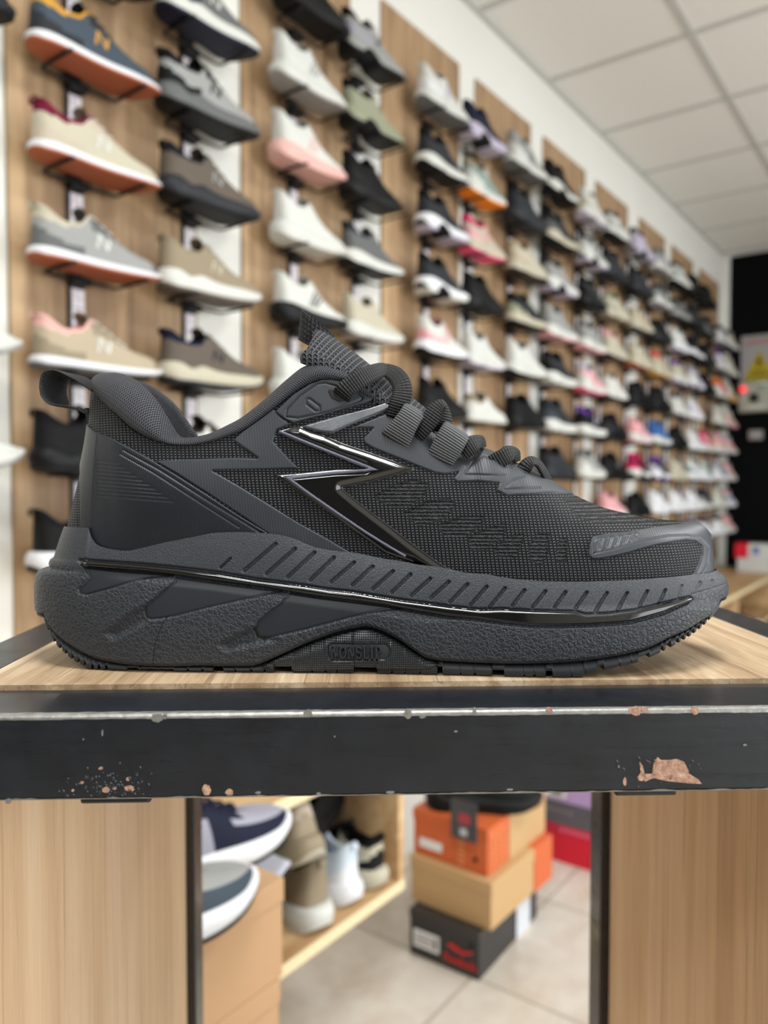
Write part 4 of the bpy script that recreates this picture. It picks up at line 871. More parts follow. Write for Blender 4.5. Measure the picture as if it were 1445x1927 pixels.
def sneaker_meshes(kind):
    K = KINDS[kind]; n = 30; ST2 = resample(K['out'], n); tg = np.gradient(ST2, axis=0); tg /= np.linalg.norm(tg, axis=1)[:, None]; ni = np.stack([tg[:, 1], -tg[:, 0]], -1)
    zb = smooth_curve(K['bot'], ST2[:, 0]); zs = zb + K['os']; zt = smooth_curve(K['mt'], ST2[:, 0]); zt = np.maximum(zt, zs+.006)
    parts = {}
    def loop(zlo, zhi, prof):
        m = len(prof); G = np.zeros((n, 2*m+1, 3))
        for k, (f, d) in enumerate(prof):
            x = ST2[:, 0]+ni[:, 0]*d; l = ST2[:, 1]+ni[:, 1]*d; l[0] = l[-1] = 0
            z = zlo+(zhi-zlo)*f
            G[:, k] = np.stack([x, -l, z], -1); G[:, 2*m-1-k] = np.stack([x, l, z], -1)
        G[:, 2*m] = G[:, 0]; return G
    b = K['bul']
    parts['outsole'] = raw(loop(zb, zs, [(0, .0025), (.15, .0005), (.6, 0), (1, .0006)]))
    if kind in 'PK':
        me = parts['outsole']; me.materials.append(None); me.materials.append(None)
        cx_ = np.zeros(len(me.polygons)*3); me.polygons.foreach_get('center', cx_); cx_ = cx_.reshape(-1, 3)[:, 0]
        arch = ((cx_ > .048) & (cx_ < .128)) | (cx_ < -.002) if kind == 'P' else np.zeros(len(cx_), bool)
        me.polygons.foreach_set('material_index', (arch | ((cx_ > .262) if kind == 'P' else arch)).astype(np.int32))
    parts['midsole'] = raw(loop(zs-.0004, zt, [(0, .001), (.2, -b*.4), (.5, -b*.5), (.8, .001), (.95, .0035), (1, .006)]))
    # upper
    d = .0055; B = np.stack([ST2[:, 0]+ni[:, 0]*d, -(ST2[:, 1]+ni[:, 1]*d), zt-.003], -1); B[0, 1] = B[-1, 1] = 0
    if kind in 'KP': B[:, 0] += np.exp(-(np.arange(n)/3.0)**2)*.012      # the foot sits in from the flared heel
    sg = np.linspace(0, 1, n); Tc = np.array(K['T']); T = np.stack([smooth_curve(Tc[:, [0, k]], sg) for k in (1, 2, 3)], -1); T[:, 1] *= -1
    nt = 12; tt = np.linspace(0, 1, nt)[None, :]; rr = np.interp(sg, [0, .4, .7, .82, 1], [.0, .15, .7, 1, 1])[:, None]
    cs, sn = np.cos(tt*PI/2)**.8, np.sin(tt*PI/2)**.9; bl = rr*cs+(1-rr)*(1-tt); zl = rr*sn+(1-rr)*tt
    U = np.stack([T[:, 0:1]+(B[:, 0:1]-T[:, 0:1])*bl, T[:, 1:2]+(B[:, 1:2]-T[:, 1:2])*bl, B[:, 2:3]+(T[:, 2:3]-B[:, 2:3])*zl], -1)
    U[..., 1] -= (.003*np.exp(-((sg-.3)/.25)**2)*smoothstep(sg, 0, .08))[:, None]*np.sin(PI*tt)
    M2 = U*np.array([1, -1, 1]); N_ = normals2(U)
    A, fa = quads(U); Bv, fb = quads(M2); fb = fb[:, ::-1]
    me = raw_mesh('upper', np.vstack([A, Bv]), np.vstack([fa, fb+len(A)]))
    # second colour: heel quarter, eyestay and toe guard
    ii, jj = np.meshgrid(np.arange(n-1), np.arange(nt-1), indexing='ij'); f_s = (ii+.5)/(n-1); f_t = (jj+.5)/(nt-1)
    sec = ((f_s < .26) & (f_t < .55 - f_s*1.2)) | ((f_s > .40) & (f_s < .72) & (f_t > .66)) | ((f_s > .84) & (f_t < .45)) | ((f_s > .26) & (f_s < .36) & (f_t < .25))
    if kind == 'S': sec = ((f_s > .5) & (f_t < .46)) | ((f_s < .3) & (f_t < .5)) | ((f_s > .36) & (f_s < .70) & (f_t > .62)) | ((f_s > .5) & (f_s < .62) & (f_t < .8))
    col3 = (f_s < {'R': .24, 'S': .2}.get(kind, .16)) & (f_t > .76 + .5*np.maximum(f_s-.12, 0)); mi = np.tile(np.where(col3, 2, sec.astype(np.int32)).ravel().astype(np.int32), 2); me.materials.append(None); me.materials.append(None); me.materials.append(None)
    me.polygons.foreach_set('material_index', mi); parts['upper'] = me
    # lining: collar roll + inside walls + sockliner
    i1 = int(.44*n)+1; Tl = T[:i1]; ring = []
    roll_ = [(-.001, .0, -.004), (-.0025, 0, 0), (-.001, 0, .0032), (.003, 0, .0036), (.0055, 0, 0), (.006, 0, -.012), (.004, 0, -.045)]
    Tt = np.gradient(Tl, axis=0); Tt /= np.linalg.norm(Tt, axis=1)[:, None]
    inn = np.stack([-Tt[:, 1]*-1*0, 0*Tt[:, 0], 0*Tt[:, 0]], -1)
    cen_ = np.array([.075, 0, 0]); dirs = cen_-Tl; dirs[:, 2] = 0; dirs /= np.linalg.norm(dirs, axis=1)[:, None]; dirs[:, 0] *= np.linspace(1, .1, i1); dirs /= np.linalg.norm(dirs, axis=1)[:, None]
    G = np.stack([Tl + dirs*a + np.array([0, 0, c]) for a, _, c in roll_], 1)
    A, fa = quads(G); Bv, fb = quads(G*np.array([1, -1, 1])); fb = fb[:, ::-1]
    zi = .05; fl = np.array([(Tl[k, 0]+dirs[k, 0]*.006, Tl[k, 1]+dirs[k, 1]*.006, zi) for k in range(i1)]); fg = np.stack([fl, fl*np.array([1, -1, 1])], 1); C2, fc = quads(fg)
    parts['lining'] = raw_mesh('lining', np.vstack([A, Bv, C2]), np.vstack([fa, fb+len(A), fc+len(A)+len(Bv)]))
    # tongue and laces
    i0, i2 = int(.40*n), int(.76*n); Tm = T[i0:i2].copy(); ex = Tm[0:1]+np.array([[-.012, 0, .016]]); Tm = np.vstack([ex, Tm]); m = len(Tm)
    v7 = np.linspace(-1, 1, 9); wy = np.maximum(-Tm[:, 1], .004); wy[0] = .017
    G = np.stack([np.stack([Tm[:, 0], v*wy*1.02, Tm[:, 2]+.0045*(1-v*v)-.0015+0*wy], -1) for v in v7], 1)
    G2 = G[::-1].copy(); G2[..., 2] -= .006; G2[..., 0] -= .002; Gt = np.concatenate([G, G2[-1:], ], 0)
    tl = np.concatenate([G[0:1]-np.array([.003, 0, .004]), G], 0)
    A, fa = quads(tl); parts['tongue'] = raw_mesh('tongue', A, fa)
    Vs, Fs, o_ = [], [], 0
    for k in np.linspace(1.2, m-1.6, 6):
        a = int(k); p = Tm[a]*(1-k+a)+Tm[min(a+1, m-1)]*(k-a); w = abs(p[1])+.006
        y = np.linspace(-1, 1, 9); c0 = np.stack([p[0]+.004*np.abs(y)*0+0*y, y*w, p[2]+.0075-.011*np.abs(y)**2.2], -1)
        g = np.stack([c0+np.array(q) for q in ((-.0038, 0, -.0005), (-.003, 0, .002), (.003, 0, .0002), (.0038, 0, -.0022))], 1); a_, f_ = quads(g); Vs.append(a_); Fs.append(f_+o_); o_ += len(a_)
    parts['laces'] = raw_mesh('laces', np.vstack(Vs), np.vstack(Fs))
    # side mark: slanted strokes lying on the quarter
    def on(sq, tq, off):
        fi, fj = sq*(n-1), tq*(nt-1); i, j = int(min(fi, n-2)), int(min(fj, nt-2)); a, b2 = fi-i, fj-j
        L = lambda Q: Q[i, j]*(1-a)*(1-b2)+Q[i+1, j]*a*(1-b2)+Q[i, j+1]*(1-a)*b2+Q[i+1, j+1]*a*b2
        return L(U)+L(N_)*off
    strokes = {'S': [((.36, .3), (.47, .62), .010)], 'R': [((.43, .26), (.46, .58), .008), ((.46, .58), (.50, .26), .008), ((.50, .26), (.53, .58), .008)], 'X': [((.43, .26), (.46, .56), .008), ((.46, .56), (.50, .26), .008), ((.50, .26), (.53, .56), .008)],
               'K': [((.38, .15), (.47, .68), .010), ((.42, .15), (.51, .66), .010), ((.46, .15), (.55, .62), .010)], 'P': [((.42, .2), (.52, .55), .008), ((.42, .55), (.52, .2), .008)]}[kind]
    Vs, Fs, o_ = [], [], 0
    for (s0, t0), (s1, t1), w in strokes:
        g = np.array([[on(s0+(s1-s0)*f+q*w, t0+(t1-t0)*f, .0012) for q in (-1, 0, 1)] for f in np.linspace(0, 1, 6)])
        for gg in (g,): a_, f_ = quads(gg); Vs.append(a_); Fs.append(f_+o_); o_ += len(a_)
    parts['accent'] = raw_mesh('accent', np.vstack(Vs), np.vstack(Fs))
    tab = T[0]; mb = MB(); hpx = []
    for k in range(11):
        a = PI*k/10 - PI*.15; hpx.append((tab[0]-.003-.007*math.sin(a), 0, tab[2]-.004+.011*math.cos(a)*.8))
    c = np.array(hpx); g = np.stack([c+np.array([0, q, 0]) for q in (-.006, 0, .006)], 1); a_, f_ = quads(g); parts['heel_tab'] = raw_mesh('heel_tab', a_, f_)
    return parts
def quads(G):
    nu, nv = G.shape[:2]; A, B = np.meshgrid(np.arange(nu-1), np.arange(nv-1), indexing='ij')
    return G.reshape(-1, 3), np.stack([A*nv+B, (A+1)*nv+B, (A+1)*nv+B+1, A*nv+B+1], -1).reshape(-1, 4)
def normals2(G):
    n = np.cross(np.gradient(G, axis=0), np.gradient(G, axis=1)); n /= np.maximum(np.linalg.norm(n, axis=2), 1e-12)[..., None]
    return -n if n[len(G)//2, 3, 1] > 0 else n
def raw(G): A, f = quads(G); return raw_mesh('m', A, f)
PROTO = {k: sneaker_meshes(k) for k in KINDS}
for k in PROTO:
    for p, me in PROTO[k].items():
        if not len(me.materials): me.materials.append(None)
PORD = ['upper', 'midsole', 'outsole', 'lining', 'tongue', 'laces', 'accent', 'heel_tab']
TYPE_NAME = {'S': 'suede_trainer', 'R': 'retro_trainer', 'X': 'chunky_trainer', 'K': 'knit_sneaker', 'P': 'pod_soled_sneaker'}
TYPE_WORD = {'S': 'suede trainer', 'R': 'retro trainer', 'X': 'chunky trainer', 'K': 'running shoe', 'P': 'pod-soled running shoe'}
def make_sneaker(code, M4, label, group=None, scale=1.0, name=None):
    """code 'K W W W G W - ': cut, upper, second upper, midsole, outsole, lining, accent"""
    kd, u, u2, m, s, li, ac = code.split()
    o = thing(name or TYPE_NAME[kd], (0, 0, 0), 0, label, 'shoe', group)
    o.matrix_world = M4 @ Matrix.Scale(scale, 4)
    for p in PORD:
        if p == 'accent' and ac == '-': continue
        me = PROTO[kd][p]; c = bpy.data.objects.new(p, me); COL.objects.link(c); c.parent = o
        col = {'upper': u, 'midsole': m, 'outsole': s, 'lining': li, 'tongue': u2 if li == u else u2, 'laces': ac if ac in 'WCw' and kd in 'RXS' else u2, 'accent': ac, 'heel_tab': li}[p]
        mp = p if p != 'heel_tab' else 'lining'
        c.material_slots[0].link = 'OBJECT'; c.material_slots[0].material = smat(col, mp)
        if p == 'outsole' and len(c.material_slots) > 1: c.material_slots[1].link = 'OBJECT'; c.material_slots[1].material = smat('B', 'outsole')
        if p == 'upper': c.material_slots[1].link = 'OBJECT'; c.material_slots[1].material = smat(u2, 'upper2'); c.material_slots[2].link = 'OBJECT'; c.material_slots[2].material = smat(li, 'lining')
    return o
# ================================================================ shoe wall: oak panels, slotted rails, wire shelves, shoes
ORD = ['first', 'second', 'third', 'fourth', 'fifth', 'sixth', 'seventh', 'eighth', 'ninth', 'tenth', 'eleventh', 'twelfth', 'thirteenth', 'fourteenth', 'fifteenth', 'sixteenth', 'seventeenth', 'eighteenth', 'nineteenth']
PAN = [(.746, 1.181), (1.329, 1.745), (1.90, 2.347), (2.466, 2.911), (3.036, 3.487), (3.626, 4.068), (4.26, 4.72), (4.86, 5.33), (5.50, 6.02)]
for i, (a, b) in enumerate(PAN):
    o = thing('wood_panel', wp((a+b)/2, 0, .66), WROT, f'oak grain wall panel behind the shoe rails, {ORD[i]} from the left', 'wall panel', 'oak panels on the shoe wall')
    h = (b-a)/2; MB().bbox(-h, h, -.0062, -.0003, 0, 2.678-.66, .001).build('board', WOOD_WALL, o)
    pb = MB(); [pb.box(x-.0015, x+.0015, -.0060, -.0004, .004, 2.678-.666) for x in (-h-.0016, h+.0016)]; pb.build('edge_band', plain('oak_edge_band', (150, 122, 84), .5), o)
RS = [.573, .875, 1.155, 1.50, 1.77, 2.13, 2.405, 2.715, 3.025, 3.38, 3.67, 4.04, 4.39, 4.77, 5.09, 5.41, 5.76, 6.06]
BLACKM = plain('black_powder_coat', (10, 10, 11), .5, spec=.25)
def on_panel(s): return .0066 if any(a-.02 < s < b+.02 for a, b in PAN) else .0005
rail_me = MB().bbox(-.017, .017, -.007, 0, 0, 1.735, .0012).mesh('rail')
t = NT('slotted_black_steel'); c = t.n('TexCoord'); sp = t.n('SeparateXYZ'); t.l(c.outputs['Object'], sp.inputs[0])
sl = t.math('MULTIPLY', t.math('LESS_THAN', t.math('ABSOLUTE', t.math('SUBTRACT', t.math('ABSOLUTE', sp.outputs[0]), .007)), .002), t.math('GREATER_THAN', t.math('SINE', t.math('MULTIPLY', sp.outputs[2], 2*PI/.048)), 0.0))
t.set(color=t.mix(sl, lin(17, 17, 18), lin(3, 3, 3)), rough=.45); RAILM = t.m
for i, s in enumerate(RS):
    lab = 'black slotted wall rail at the left edge beyond the white strip' if i == 0 else f'black slotted wall rail carrying wire shoe shelves, {ORD[i-1]} full rail from the left'
    o = thing('wall_rail', wp(s, on_panel(s), .66), WROT, lab, 'wall rail', 'slotted rails of the shoe wall')
    for nm, me, m in (('upright', rail_me, RAILM),):
        if not me.materials: me.materials.append(m)
        c = bpy.data.objects.new(nm, me); COL.objects.link(c); c.parent = o
TILT = math.radians(.5)
wire = MB(); tz = lambda n: .002+max(n-.03, 0)*math.tan(TILT)
wpts = [(-.078, -.122, tz(.122)), (-.080, -.027, tz(.030)), (-.077, -.019, tz(.030)), (-.070, -.017, tz(.028)), (.070, -.017, tz(.028)), (.077, -.019, tz(.030)), (.080, -.027, tz(.030)), (.078, -.122, tz(.122))]
wire.tube(wpts, .0033, 8); wire_me = wire.mesh('wire_frame', True); wire_me.materials.append(BLACKM)
hook_me = MB().bbox(-.020, .020, -.022, -.0005, -.006, .008, .002).mesh('mount_block'); hook_me.materials.append(BLACKM)
t = NT('price_tag_paper'); c = t.n('TexCoord'); sp = t.n('SeparateXYZ'); t.l(c.outputs['Object'], sp.inputs[0])
rows = t.math('GREATER_THAN', t.math('SINE', t.math('MULTIPLY', sp.outputs[2], 2*PI/.0085)), .35)
blk = t.math('GREATER_THAN', t.math('SINE', t.math('MULTIPLY', sp.outputs[2], 2*PI/.031)), -.55)
colm = t.math('LESS_THAN', t.math('ABSOLUTE', t.math('SUBTRACT', sp.outputs[0], .002)), .0088); nz = t.math('GREATER_THAN', t.noise(t.coord('Object', (260, 260, 60)), 1.0, 1), .47)
k = t.math('MULTIPLY', t.math('MULTIPLY', rows, blk), t.math('MULTIPLY', colm, nz))
t.set(color=t.mix(k, lin(226, 218, 222), lin(120, 104, 112)), rough=.5)
tag_me = MB().box(-.0115, .0155, -.0016, -.0004, -.100, -.012).mesh('price_tag'); tag_me.materials.append(t.m)
# code: cut upper second midsole outsole lining accent
CAT = {
 0: {5: 'K W W W L W -', 6: 'K W W W L W -', 2: 'X B B D B B -'},
 1: {1: 'R D D B B D -', 2: 'R I D w H Y Y', 3: 'R C l w H R W', 4: 'R L G w H C W', 5: 'R E A w G F W', 6: 'X B B B B B D', 7: 'K B B w B B -'},
 2: {1: 'X G N W N Q W', 2: 'X L B G B B B', 3: 'X T T D B b L', 4: 'X A A W T A C', 5: 'X T T C D N N', 6: 'X W X X W X -'},
 3: {0: 'X B B B B B -', 1: 'K W W W g W L', 2: 'K W W F F W F', 3: 'K W W W W W -', 4: 'K W W B B W B', 5: 'K W W W W W -'},
 4: {0: 'P L Q L B B B', 1: 'P S S S B B -', 2: 'K B b B B B -', 3: 'K G G W B D -', 4: 'K C C W g C -'},
 5: {0: 'K W w W G W V', 1: 'K D D W B B -', 2: 'P D D w V B B', 3: 'P D D w W B -', 4: 'K W P w B W P', 5: 'K B b B B B -'},
 6: {0: 'P N N V V N -', 1: 'K M W W O A -', 2: 'K l P C K m P', 3: 'K B b B B B -', 4: 'K W W W V W -', 5: 'R W W W A A -'},
 7: {0: 'K L W W G L G', 1: 'K D D D D B -', 2: 'X C E C X E -', 3: 'X D S C B B -', 4: 'K W W W B W -', 5: 'X B B B B B D'},
 8: {0: 'P B B W B B -', 1: 'K D G C B B -', 2: 'P L L W V D P', 3: 'K L L W P L -', 4: 'K D B W W B -', 5: 'K D I W W D -', 6: 'K D D D B B -'},
 9: {0: 'K W C W V W -', 1: 'P L W W V D -', 2: 'K D B B B B -', 3: 'K L L W P G -', 4: 'K P W W K V P', 5: 'K B B W W U V', 6: 'K L W W W G -'},
 10: {0: 'X W L W B G B', 1: 'K D D D D B -', 2: 'X C S C A S -', 3: 'K C C C X P -', 4: 'K W W W B A -', 5: 'X B D B B B G', 6: 'X B B B B B L', 7: 'K P P W W P -'},
 11: {0: 'P V V V Q B -', 1: 'K D D D B B -', 2: 'X E C C X C -', 3: 'K C C C H C -', 4: 'X B B B B B -', 5: 'K P P W P P V', 6: 'P B m W B m K', 7: 'X B B B B B -'},
 12: {0: 'X L Q W g G -', 1: 'X G L W Q N -', 2: 'X B B D B B -', 3: 'K E C C Y r -', 4: 'K B b B B B -', 5: 'K Z Z W M Z -', 6: 'P B V w U U V', 7: 'K w w w w w -'},
 13: {0: 'K W M W B D -', 1: 'X G G L D B -', 2: 'K w W w V W -', 3: 'K C C W V U -', 4: 'K W W W L B -', 5: 'X B B B B B -', 6: 'K C C C C C -', 7: 'K w w w w w -'},
 14: {0: 'K B b B B B -', 1: 'K D D D B B -', 2: 'K B B w B N -', 3: 'P V W w V Q B', 4: 'K w V w w W -', 5: 'K w W w w W -', 6: 'K w M w w W -', 7: 'K w w w w w -', 8: 'K V W w w U -'},
 15: {0: 'K B B B B B -', 1: 'X B G G B B -', 2: 'K B B D B B -', 3: 'K B B B B B -', 5: 'K P m W W m -', 6: 'K M w w w W -', 7: 'K N L W W N -', 8: 'K w V w w N -'},
 16: {1: 'X Q W W V B -', 2: 'K W V W L U -', 3: 'K r W W L O -', 4: 'K C W W A W -', 6: 'K M w w w V -', 5: 'K P F W W P -', 7: 'K C W W W W -', 8: 'K w w w w N -'},
 17: {1: 'K C W W B B -', 2: 'K C W W L C -', 3: 'K C W Y A C -', 4: 'K C P P R W -', 5: 'K P C W X V -', 6: 'K F Q W W P -', 7: 'K V M w w P -', 8: 'K P C W W P -'},
}
SPREAD = {0: 0.0}
used_labels = set()
def describe(code):
    kd, u, u2, m, s, li, ac = code.split(); U_, M_, S_, Li = CN[u], CN[m], CN[s], CN[li]
    if U_ == M_ == S_: b = f'all-{U_} {TYPE_WORD[kd]}'
    elif M_ == S_: b = f'{U_} {TYPE_WORD[kd]} with {S_} sole'
    elif U_ == M_: b = f'{U_} {TYPE_WORD[kd]} with {S_} underside'
    else: b = f'{U_} {TYPE_WORD[kd]}, {M_} midsole'
    return b
jr = random.Random(11)
first = True
for ci, rows_ in CAT.items():
    s = RS[ci]; ks = sorted(rows_); base = on_panel(s)+.007
    for r, k in enumerate(ks):
        code = rows_[k]; z = 2.37-.19*k + (jr.random()-.5)*.006
        place = ('at the far left edge' if ci == 0 else f'on the {ORD[ci-1]} rail from the left')
        rank = 'lowest' if (r == len(ks)-1 and r > 1) else ('top' if r == 0 else ORD[r])
        lab = f'{describe(code)}, {rank} down {place}'.replace('lowest down', 'lowest').replace('top down', 'top')
        if len(lab.split()) > 16: lab = lab.replace('running shoe', 'runner')
        assert len(lab.split()) <= 16, lab
        sh = thing('wire_shelf', wp(s, on_panel(s)+.0072, z+.006), WROT, f'black wire shelf under the {CN[code.split()[1]]} shoe, {rank} {place}', 'shelf', 'wire shelves of the shoe wall')
        for nm, me in (('wire_frame', wire_me), ('mount_block', hook_me), ('price_tag', tag_me)):
            c = bpy.data.objects.new(nm, me); COL.objects.link(c); c.parent = sh
        kd = code[0]; gap = min([abs(RS[j]-s) for j in (ci-1, ci+1) if 0 <= j < len(RS)]); sc_ = min(1.0 if kd in 'KP' else .99, (gap+.003)/(.303 if kd in 'KP' else .286))
        ang = (jr.random()-.5)*.05; shift = (jr.random()-.5)*.004
        nn = on_panel(s)+.0072+.073
        R4 = Matrix.Translation(wp(s+.006+shift, nn, z+.0118+math.tan(TILT)*(.073-.03))) @ Matrix.Rotation(WROT, 4, 'Z') @ Matrix.Rotation(-TILT, 4, 'X') @ Matrix.Rotation(ang, 4, 'Z') @ Matrix.Translation((-.1425, 0, 0))
        make_sneaker(code, R4, lab, 'shoes on the shoe wall', sc_)
# ================================================================ low shelving, boxes and loose shoes under the shoe wall
SHELFW = wood_mat('oak_shelf_board', lin(168, 128, 88), lin(196, 160, 116), lin(214, 184, 142), 'X', .8, .5)
SHEDGE = plain('pale_oak_edge', (222, 204, 164), .5)
def shelf_unit(s0, s1, label, levels, ends):
    o = thing('low_shelf_unit', wp((s0+s1)/2, .225, 0), WROT, label, 'shelf unit'); h = (s1-s0)/2
    for z in levels:
        b = MB().box(-h, h, -.222, .222, z-.024, z).build('shelf_board', SHELFW, o)
        MB().box(-h, h, -.2235, -.2222, z-.0238, z-.0002).build('front_edge', SHEDGE, b, label='pale front edge')
    for x in ends:
        x -= (s0+s1)/2
        MB().box(x-.010, x+.010, .13, .2215, 0, levels[0]-.0245).build('end_panel', SHELFW, o)
        MB().box(x-.010, x+.010, -.2215, .2215, levels[0]+.0005, levels[-1]-.0245).build('end_panel', SHELFW, o)
    return o
shelf_unit(-.9, 1.39, 'low oak shelf unit with loose shoes, left under the table', (.335, .645), (-.89, 1.379))
shelf_unit(3.3, 6.12, 'low oak shelf unit with boxes on top, far right by the black wall', (.335, .60), (3.32, 4.7, 6.10))
CARD = plain('brown_cardboard', (184, 146, 108), .75, bump=.08, bscale=60)
def carton(name, label, s, n, z, L, Wd, H, body, lid, lidh=.035, rot=0.0, group='shoe boxes', over=.002):
    """box with its long side along the wall; origin at the centre of its base"""
    o = thing(name, wp(s, n, z), WROT+rot, label, 'box', group)
    MB().bbox(-L/2+over, L/2-over, -Wd/2+over, Wd/2-over, 0, H-.004, .0012).build('box_body', body, o)
    if lidh: MB().bbox(-L/2, L/2, -Wd/2, Wd/2, H-lidh, H, .0012).build('lid', lid, o)
    return o
carton('cardboard_box', 'plain brown cardboard shoe box under the grey trainers, left', .62, .553, .505, .345, .20, .145, CARD, CARD, .034)
carton('cardboard_box', 'lower brown cardboard box below the one with grey trainers', .612, .553, .36, .345, .20, .1445, CARD, CARD, .034)
carton('cardboard_box', 'tall brown carton at the bottom of the cardboard stack', .61, .553, 0, .345, .20, .3595, CARD, CARD, 0)
# black box with red mark
BLKB = plain('black_box_card', (44, 42, 42), .45); ORB = plain('orange_box_card', (200, 96, 50), .55); TANB = plain('tan_box_card', (190, 154, 108), .6)
WHL = plain('white_label', (226, 226, 226), .5); REDM = plain('red_print', (214, 42, 36), .5); INK = plain('grey_ink', (110, 110, 112), .6)
b = carton('shoe_box', 'black shoe box with red lettering on the tiled floor', 1.790, .405, 0, .352, .205, .1195, BLKB, plain('black_box_lid', (50, 48, 47), .4), .02, .03)
X0 = -.352/2-.0004
def end_rect(o, x, y0, y1, z0, z1, mat, name, th=.0008): return MB().box(x-th, x+.0005, -y1, -y0, z0, z1).build(name, mat, o)   # y measured towards the shop
end_rect(b, X0, -.088, -.012, .028, .072, WHL, 'size_label'); 
for zz in (.038, .048, .058): end_rect(b, X0-.0008, -.082, -.034, zz, zz+.004, INK, 'text_line', .0003)
end_rect(b, X0-.0008, -.030, -.018, .036, .064, INK, 'bar_code', .0003)
text('Reebok', .030, (X0-.0004, -.048, .030), REDM, b, 'red_lettering', (PI/2, 0, -PI/2), .0006)
for q in ([(.010, .062), (.062, .050), (.058, .060), (.022, .070)], [(.030, .052), (.080, .060), (.086, .068), (.052, .060)]):
    MB().add([(X0-.0008, -a, c) for a, c in q] + [(X0+.0004, -a, c) for a, c in q], [(0, 1, 2, 3), (0, 4, 5, 1), (1, 5, 6, 2), (2, 6, 7, 3), (3, 7, 4, 0)]).build('red_mark', REDM, b)
MB().tube([(X0-.0006, -.078, .080), (X0+.001, -.078, .080)], .005, 14).build('finger_hole', plain('hole_dark', (8, 8, 8), .9), b)
MB().box(.035, .120, -.2055/2-.0006, -.2055/2+.0004, .0, .1194).build('side_label', plain('pale_blue_label', (206, 208, 214), .5), b, label='pale paper label')
# tan box, orange end
b2 = carton('shoe_box', 'tan shoe box with orange end, middle of the floor stack', 1.812, .413, .1199, .336, .245, .1195, TANB, TANB, .032, -.02)
MB().bbox(.062, .169, -.1238, .1238, -.0, .1200, .001).build('orange_sleeve', ORB, b2, label='orange end sleeve')
# orange box
b3 = carton('shoe_box', 'orange patterned shoe box with tan half, top of the floor stack', 1.824, .398, .2402, .320, .228, .1195, ORB, ORB, .03, -.015)
MB().bbox(-.048, .161, -.1150, .1150, .0, .1200, .001).build('tan_sleeve', TANB, b3, label='tan half of the box')
X3 = -.160
end_rect(b3, X3, -.092, -.022, .022, .046, WHL, 'size_label')
PALE = plain('pale_orange_print', (226, 150, 96), .6)
for k in range(7): end_rect(b3, X3, .028, .046, .010+k*.014, .016+k*.014, PALE, 'printed_bar', .0005)
for k in range(7):
    for x in (-.140, -.112, -.084): MB().box(x, x+.008, -.1152-.0006, -.1152+.002, .010+k*.014, .018+k*.014).build('printed_bar', PALE, b3)
MB().tube([(X3-.0008, -.078, .034), (X3+.001, -.078, .034)], .0065, 14).build('finger_hole', plain('hole_dark', (8, 8, 8), .9), b3)
text('NIKE', .026, (.118, -.1153, .092), plain('dark_tan_print', (120, 92, 60), .6), b3, 'side_lettering', (PI/2, 0, 0), .0006)
# stack of bright boxes further back
RED = plain('red_box_card', (206, 14, 44), .5); DGR = plain('dark_grey_card', (88, 86, 92), .6); PUR = plain('purple_box_card', (160, 112, 178), .55); LIL = plain('lilac_box_card', (176, 150, 196), .55)
def stack(s, n, z, H, body, lid, lidh, label):
    o = carton('shoe_box', label, s, n, z, .33, .30, H, body, lid, lidh); return o
r1 = stack(2.46, .475, 0, .125, RED, plain('red_lid_card', (190, 30, 62), .5), .03, 'bright red shoe box on the floor right of the orange stack')
end_rect(r1, -.1655, -.14, -.085, .012, .070, WHL, 'size_label'); end_rect(r1, -.1663, -.135, -.09, .018, .040, INK, 'bar_code', .0003)
for k in range(9): end_rect(r1, -.1655, -.05+k*.02, -.036+k*.02, .102, .116, PALE if False else plain('pink_print', (224, 96, 120), .5), 'printed_bar', .0005)
r2 = stack(2.455, .465, .1254, .075, DGR, DGR, .02, 'dark grey shoe box on the red box')
for k in range(6): end_rect(r2, -.1655, -.12+k*.022, -.106+k*.022, .040, .050, plain('grey_print', (130, 126, 130), .5), 'printed_bar', .0005)
r3 = stack(2.455, .465, .2008, .125, LIL, PUR, .04, 'purple shoe box with white label on the dark grey box')
end_rect(r3, -.1655, -.14, -.02, .012, .062, WHL, 'size_label'); end_rect(r3, -.1663, -.07, -.03, .018, .056, INK, 'bar_code', .0003)
end_rect(r3, -.1655, -.13, .14, .070, .082, plain('pink_stripe', (214, 120, 180), .5), 'stripe', .0005)
r4 = stack(2.46, .462, .3262, .125, PUR, PUR, .035, 'purple shoe box with mint stripe, topmost of the far stack')
end_rect(r4, -.1655, .0, .14, .030, .048, plain('mint_stripe', (160, 206, 206), .5), 'stripe', .0005)
# red and white boxes on the far shelf unit, close to the black wall
f1 = thing('small_box', wp(5.92, .30, .601), WROT, 'white small box low on the far shelf by the black wall', 'box', 'small boxes far right')
MB().bbox(-.08, .08, -.10, .10, 0, .095, .002).build('box_body', plain('white_card', (196, 196, 194), .6), f1)
f2 = thing('small_box', wp(5.92, .30, .697), WROT, 'red and white small box on the white one, far right', 'box', 'small boxes far right')
MB().bbox(-.08, .08, -.115, .115, 0, .10, .002).build('box_body', plain('white_card', (196, 196, 194), .6), f2)
MB().bbox(-.082, .082, .03, .117, -.0, .101, .002).build('red_end', RED, f2, label='red end of the box')
MB().box(-.0815, -.0795, -.04, -.0, .03, .08).build('blue_print', plain('blue_print', (70, 100, 160), .5), f2)
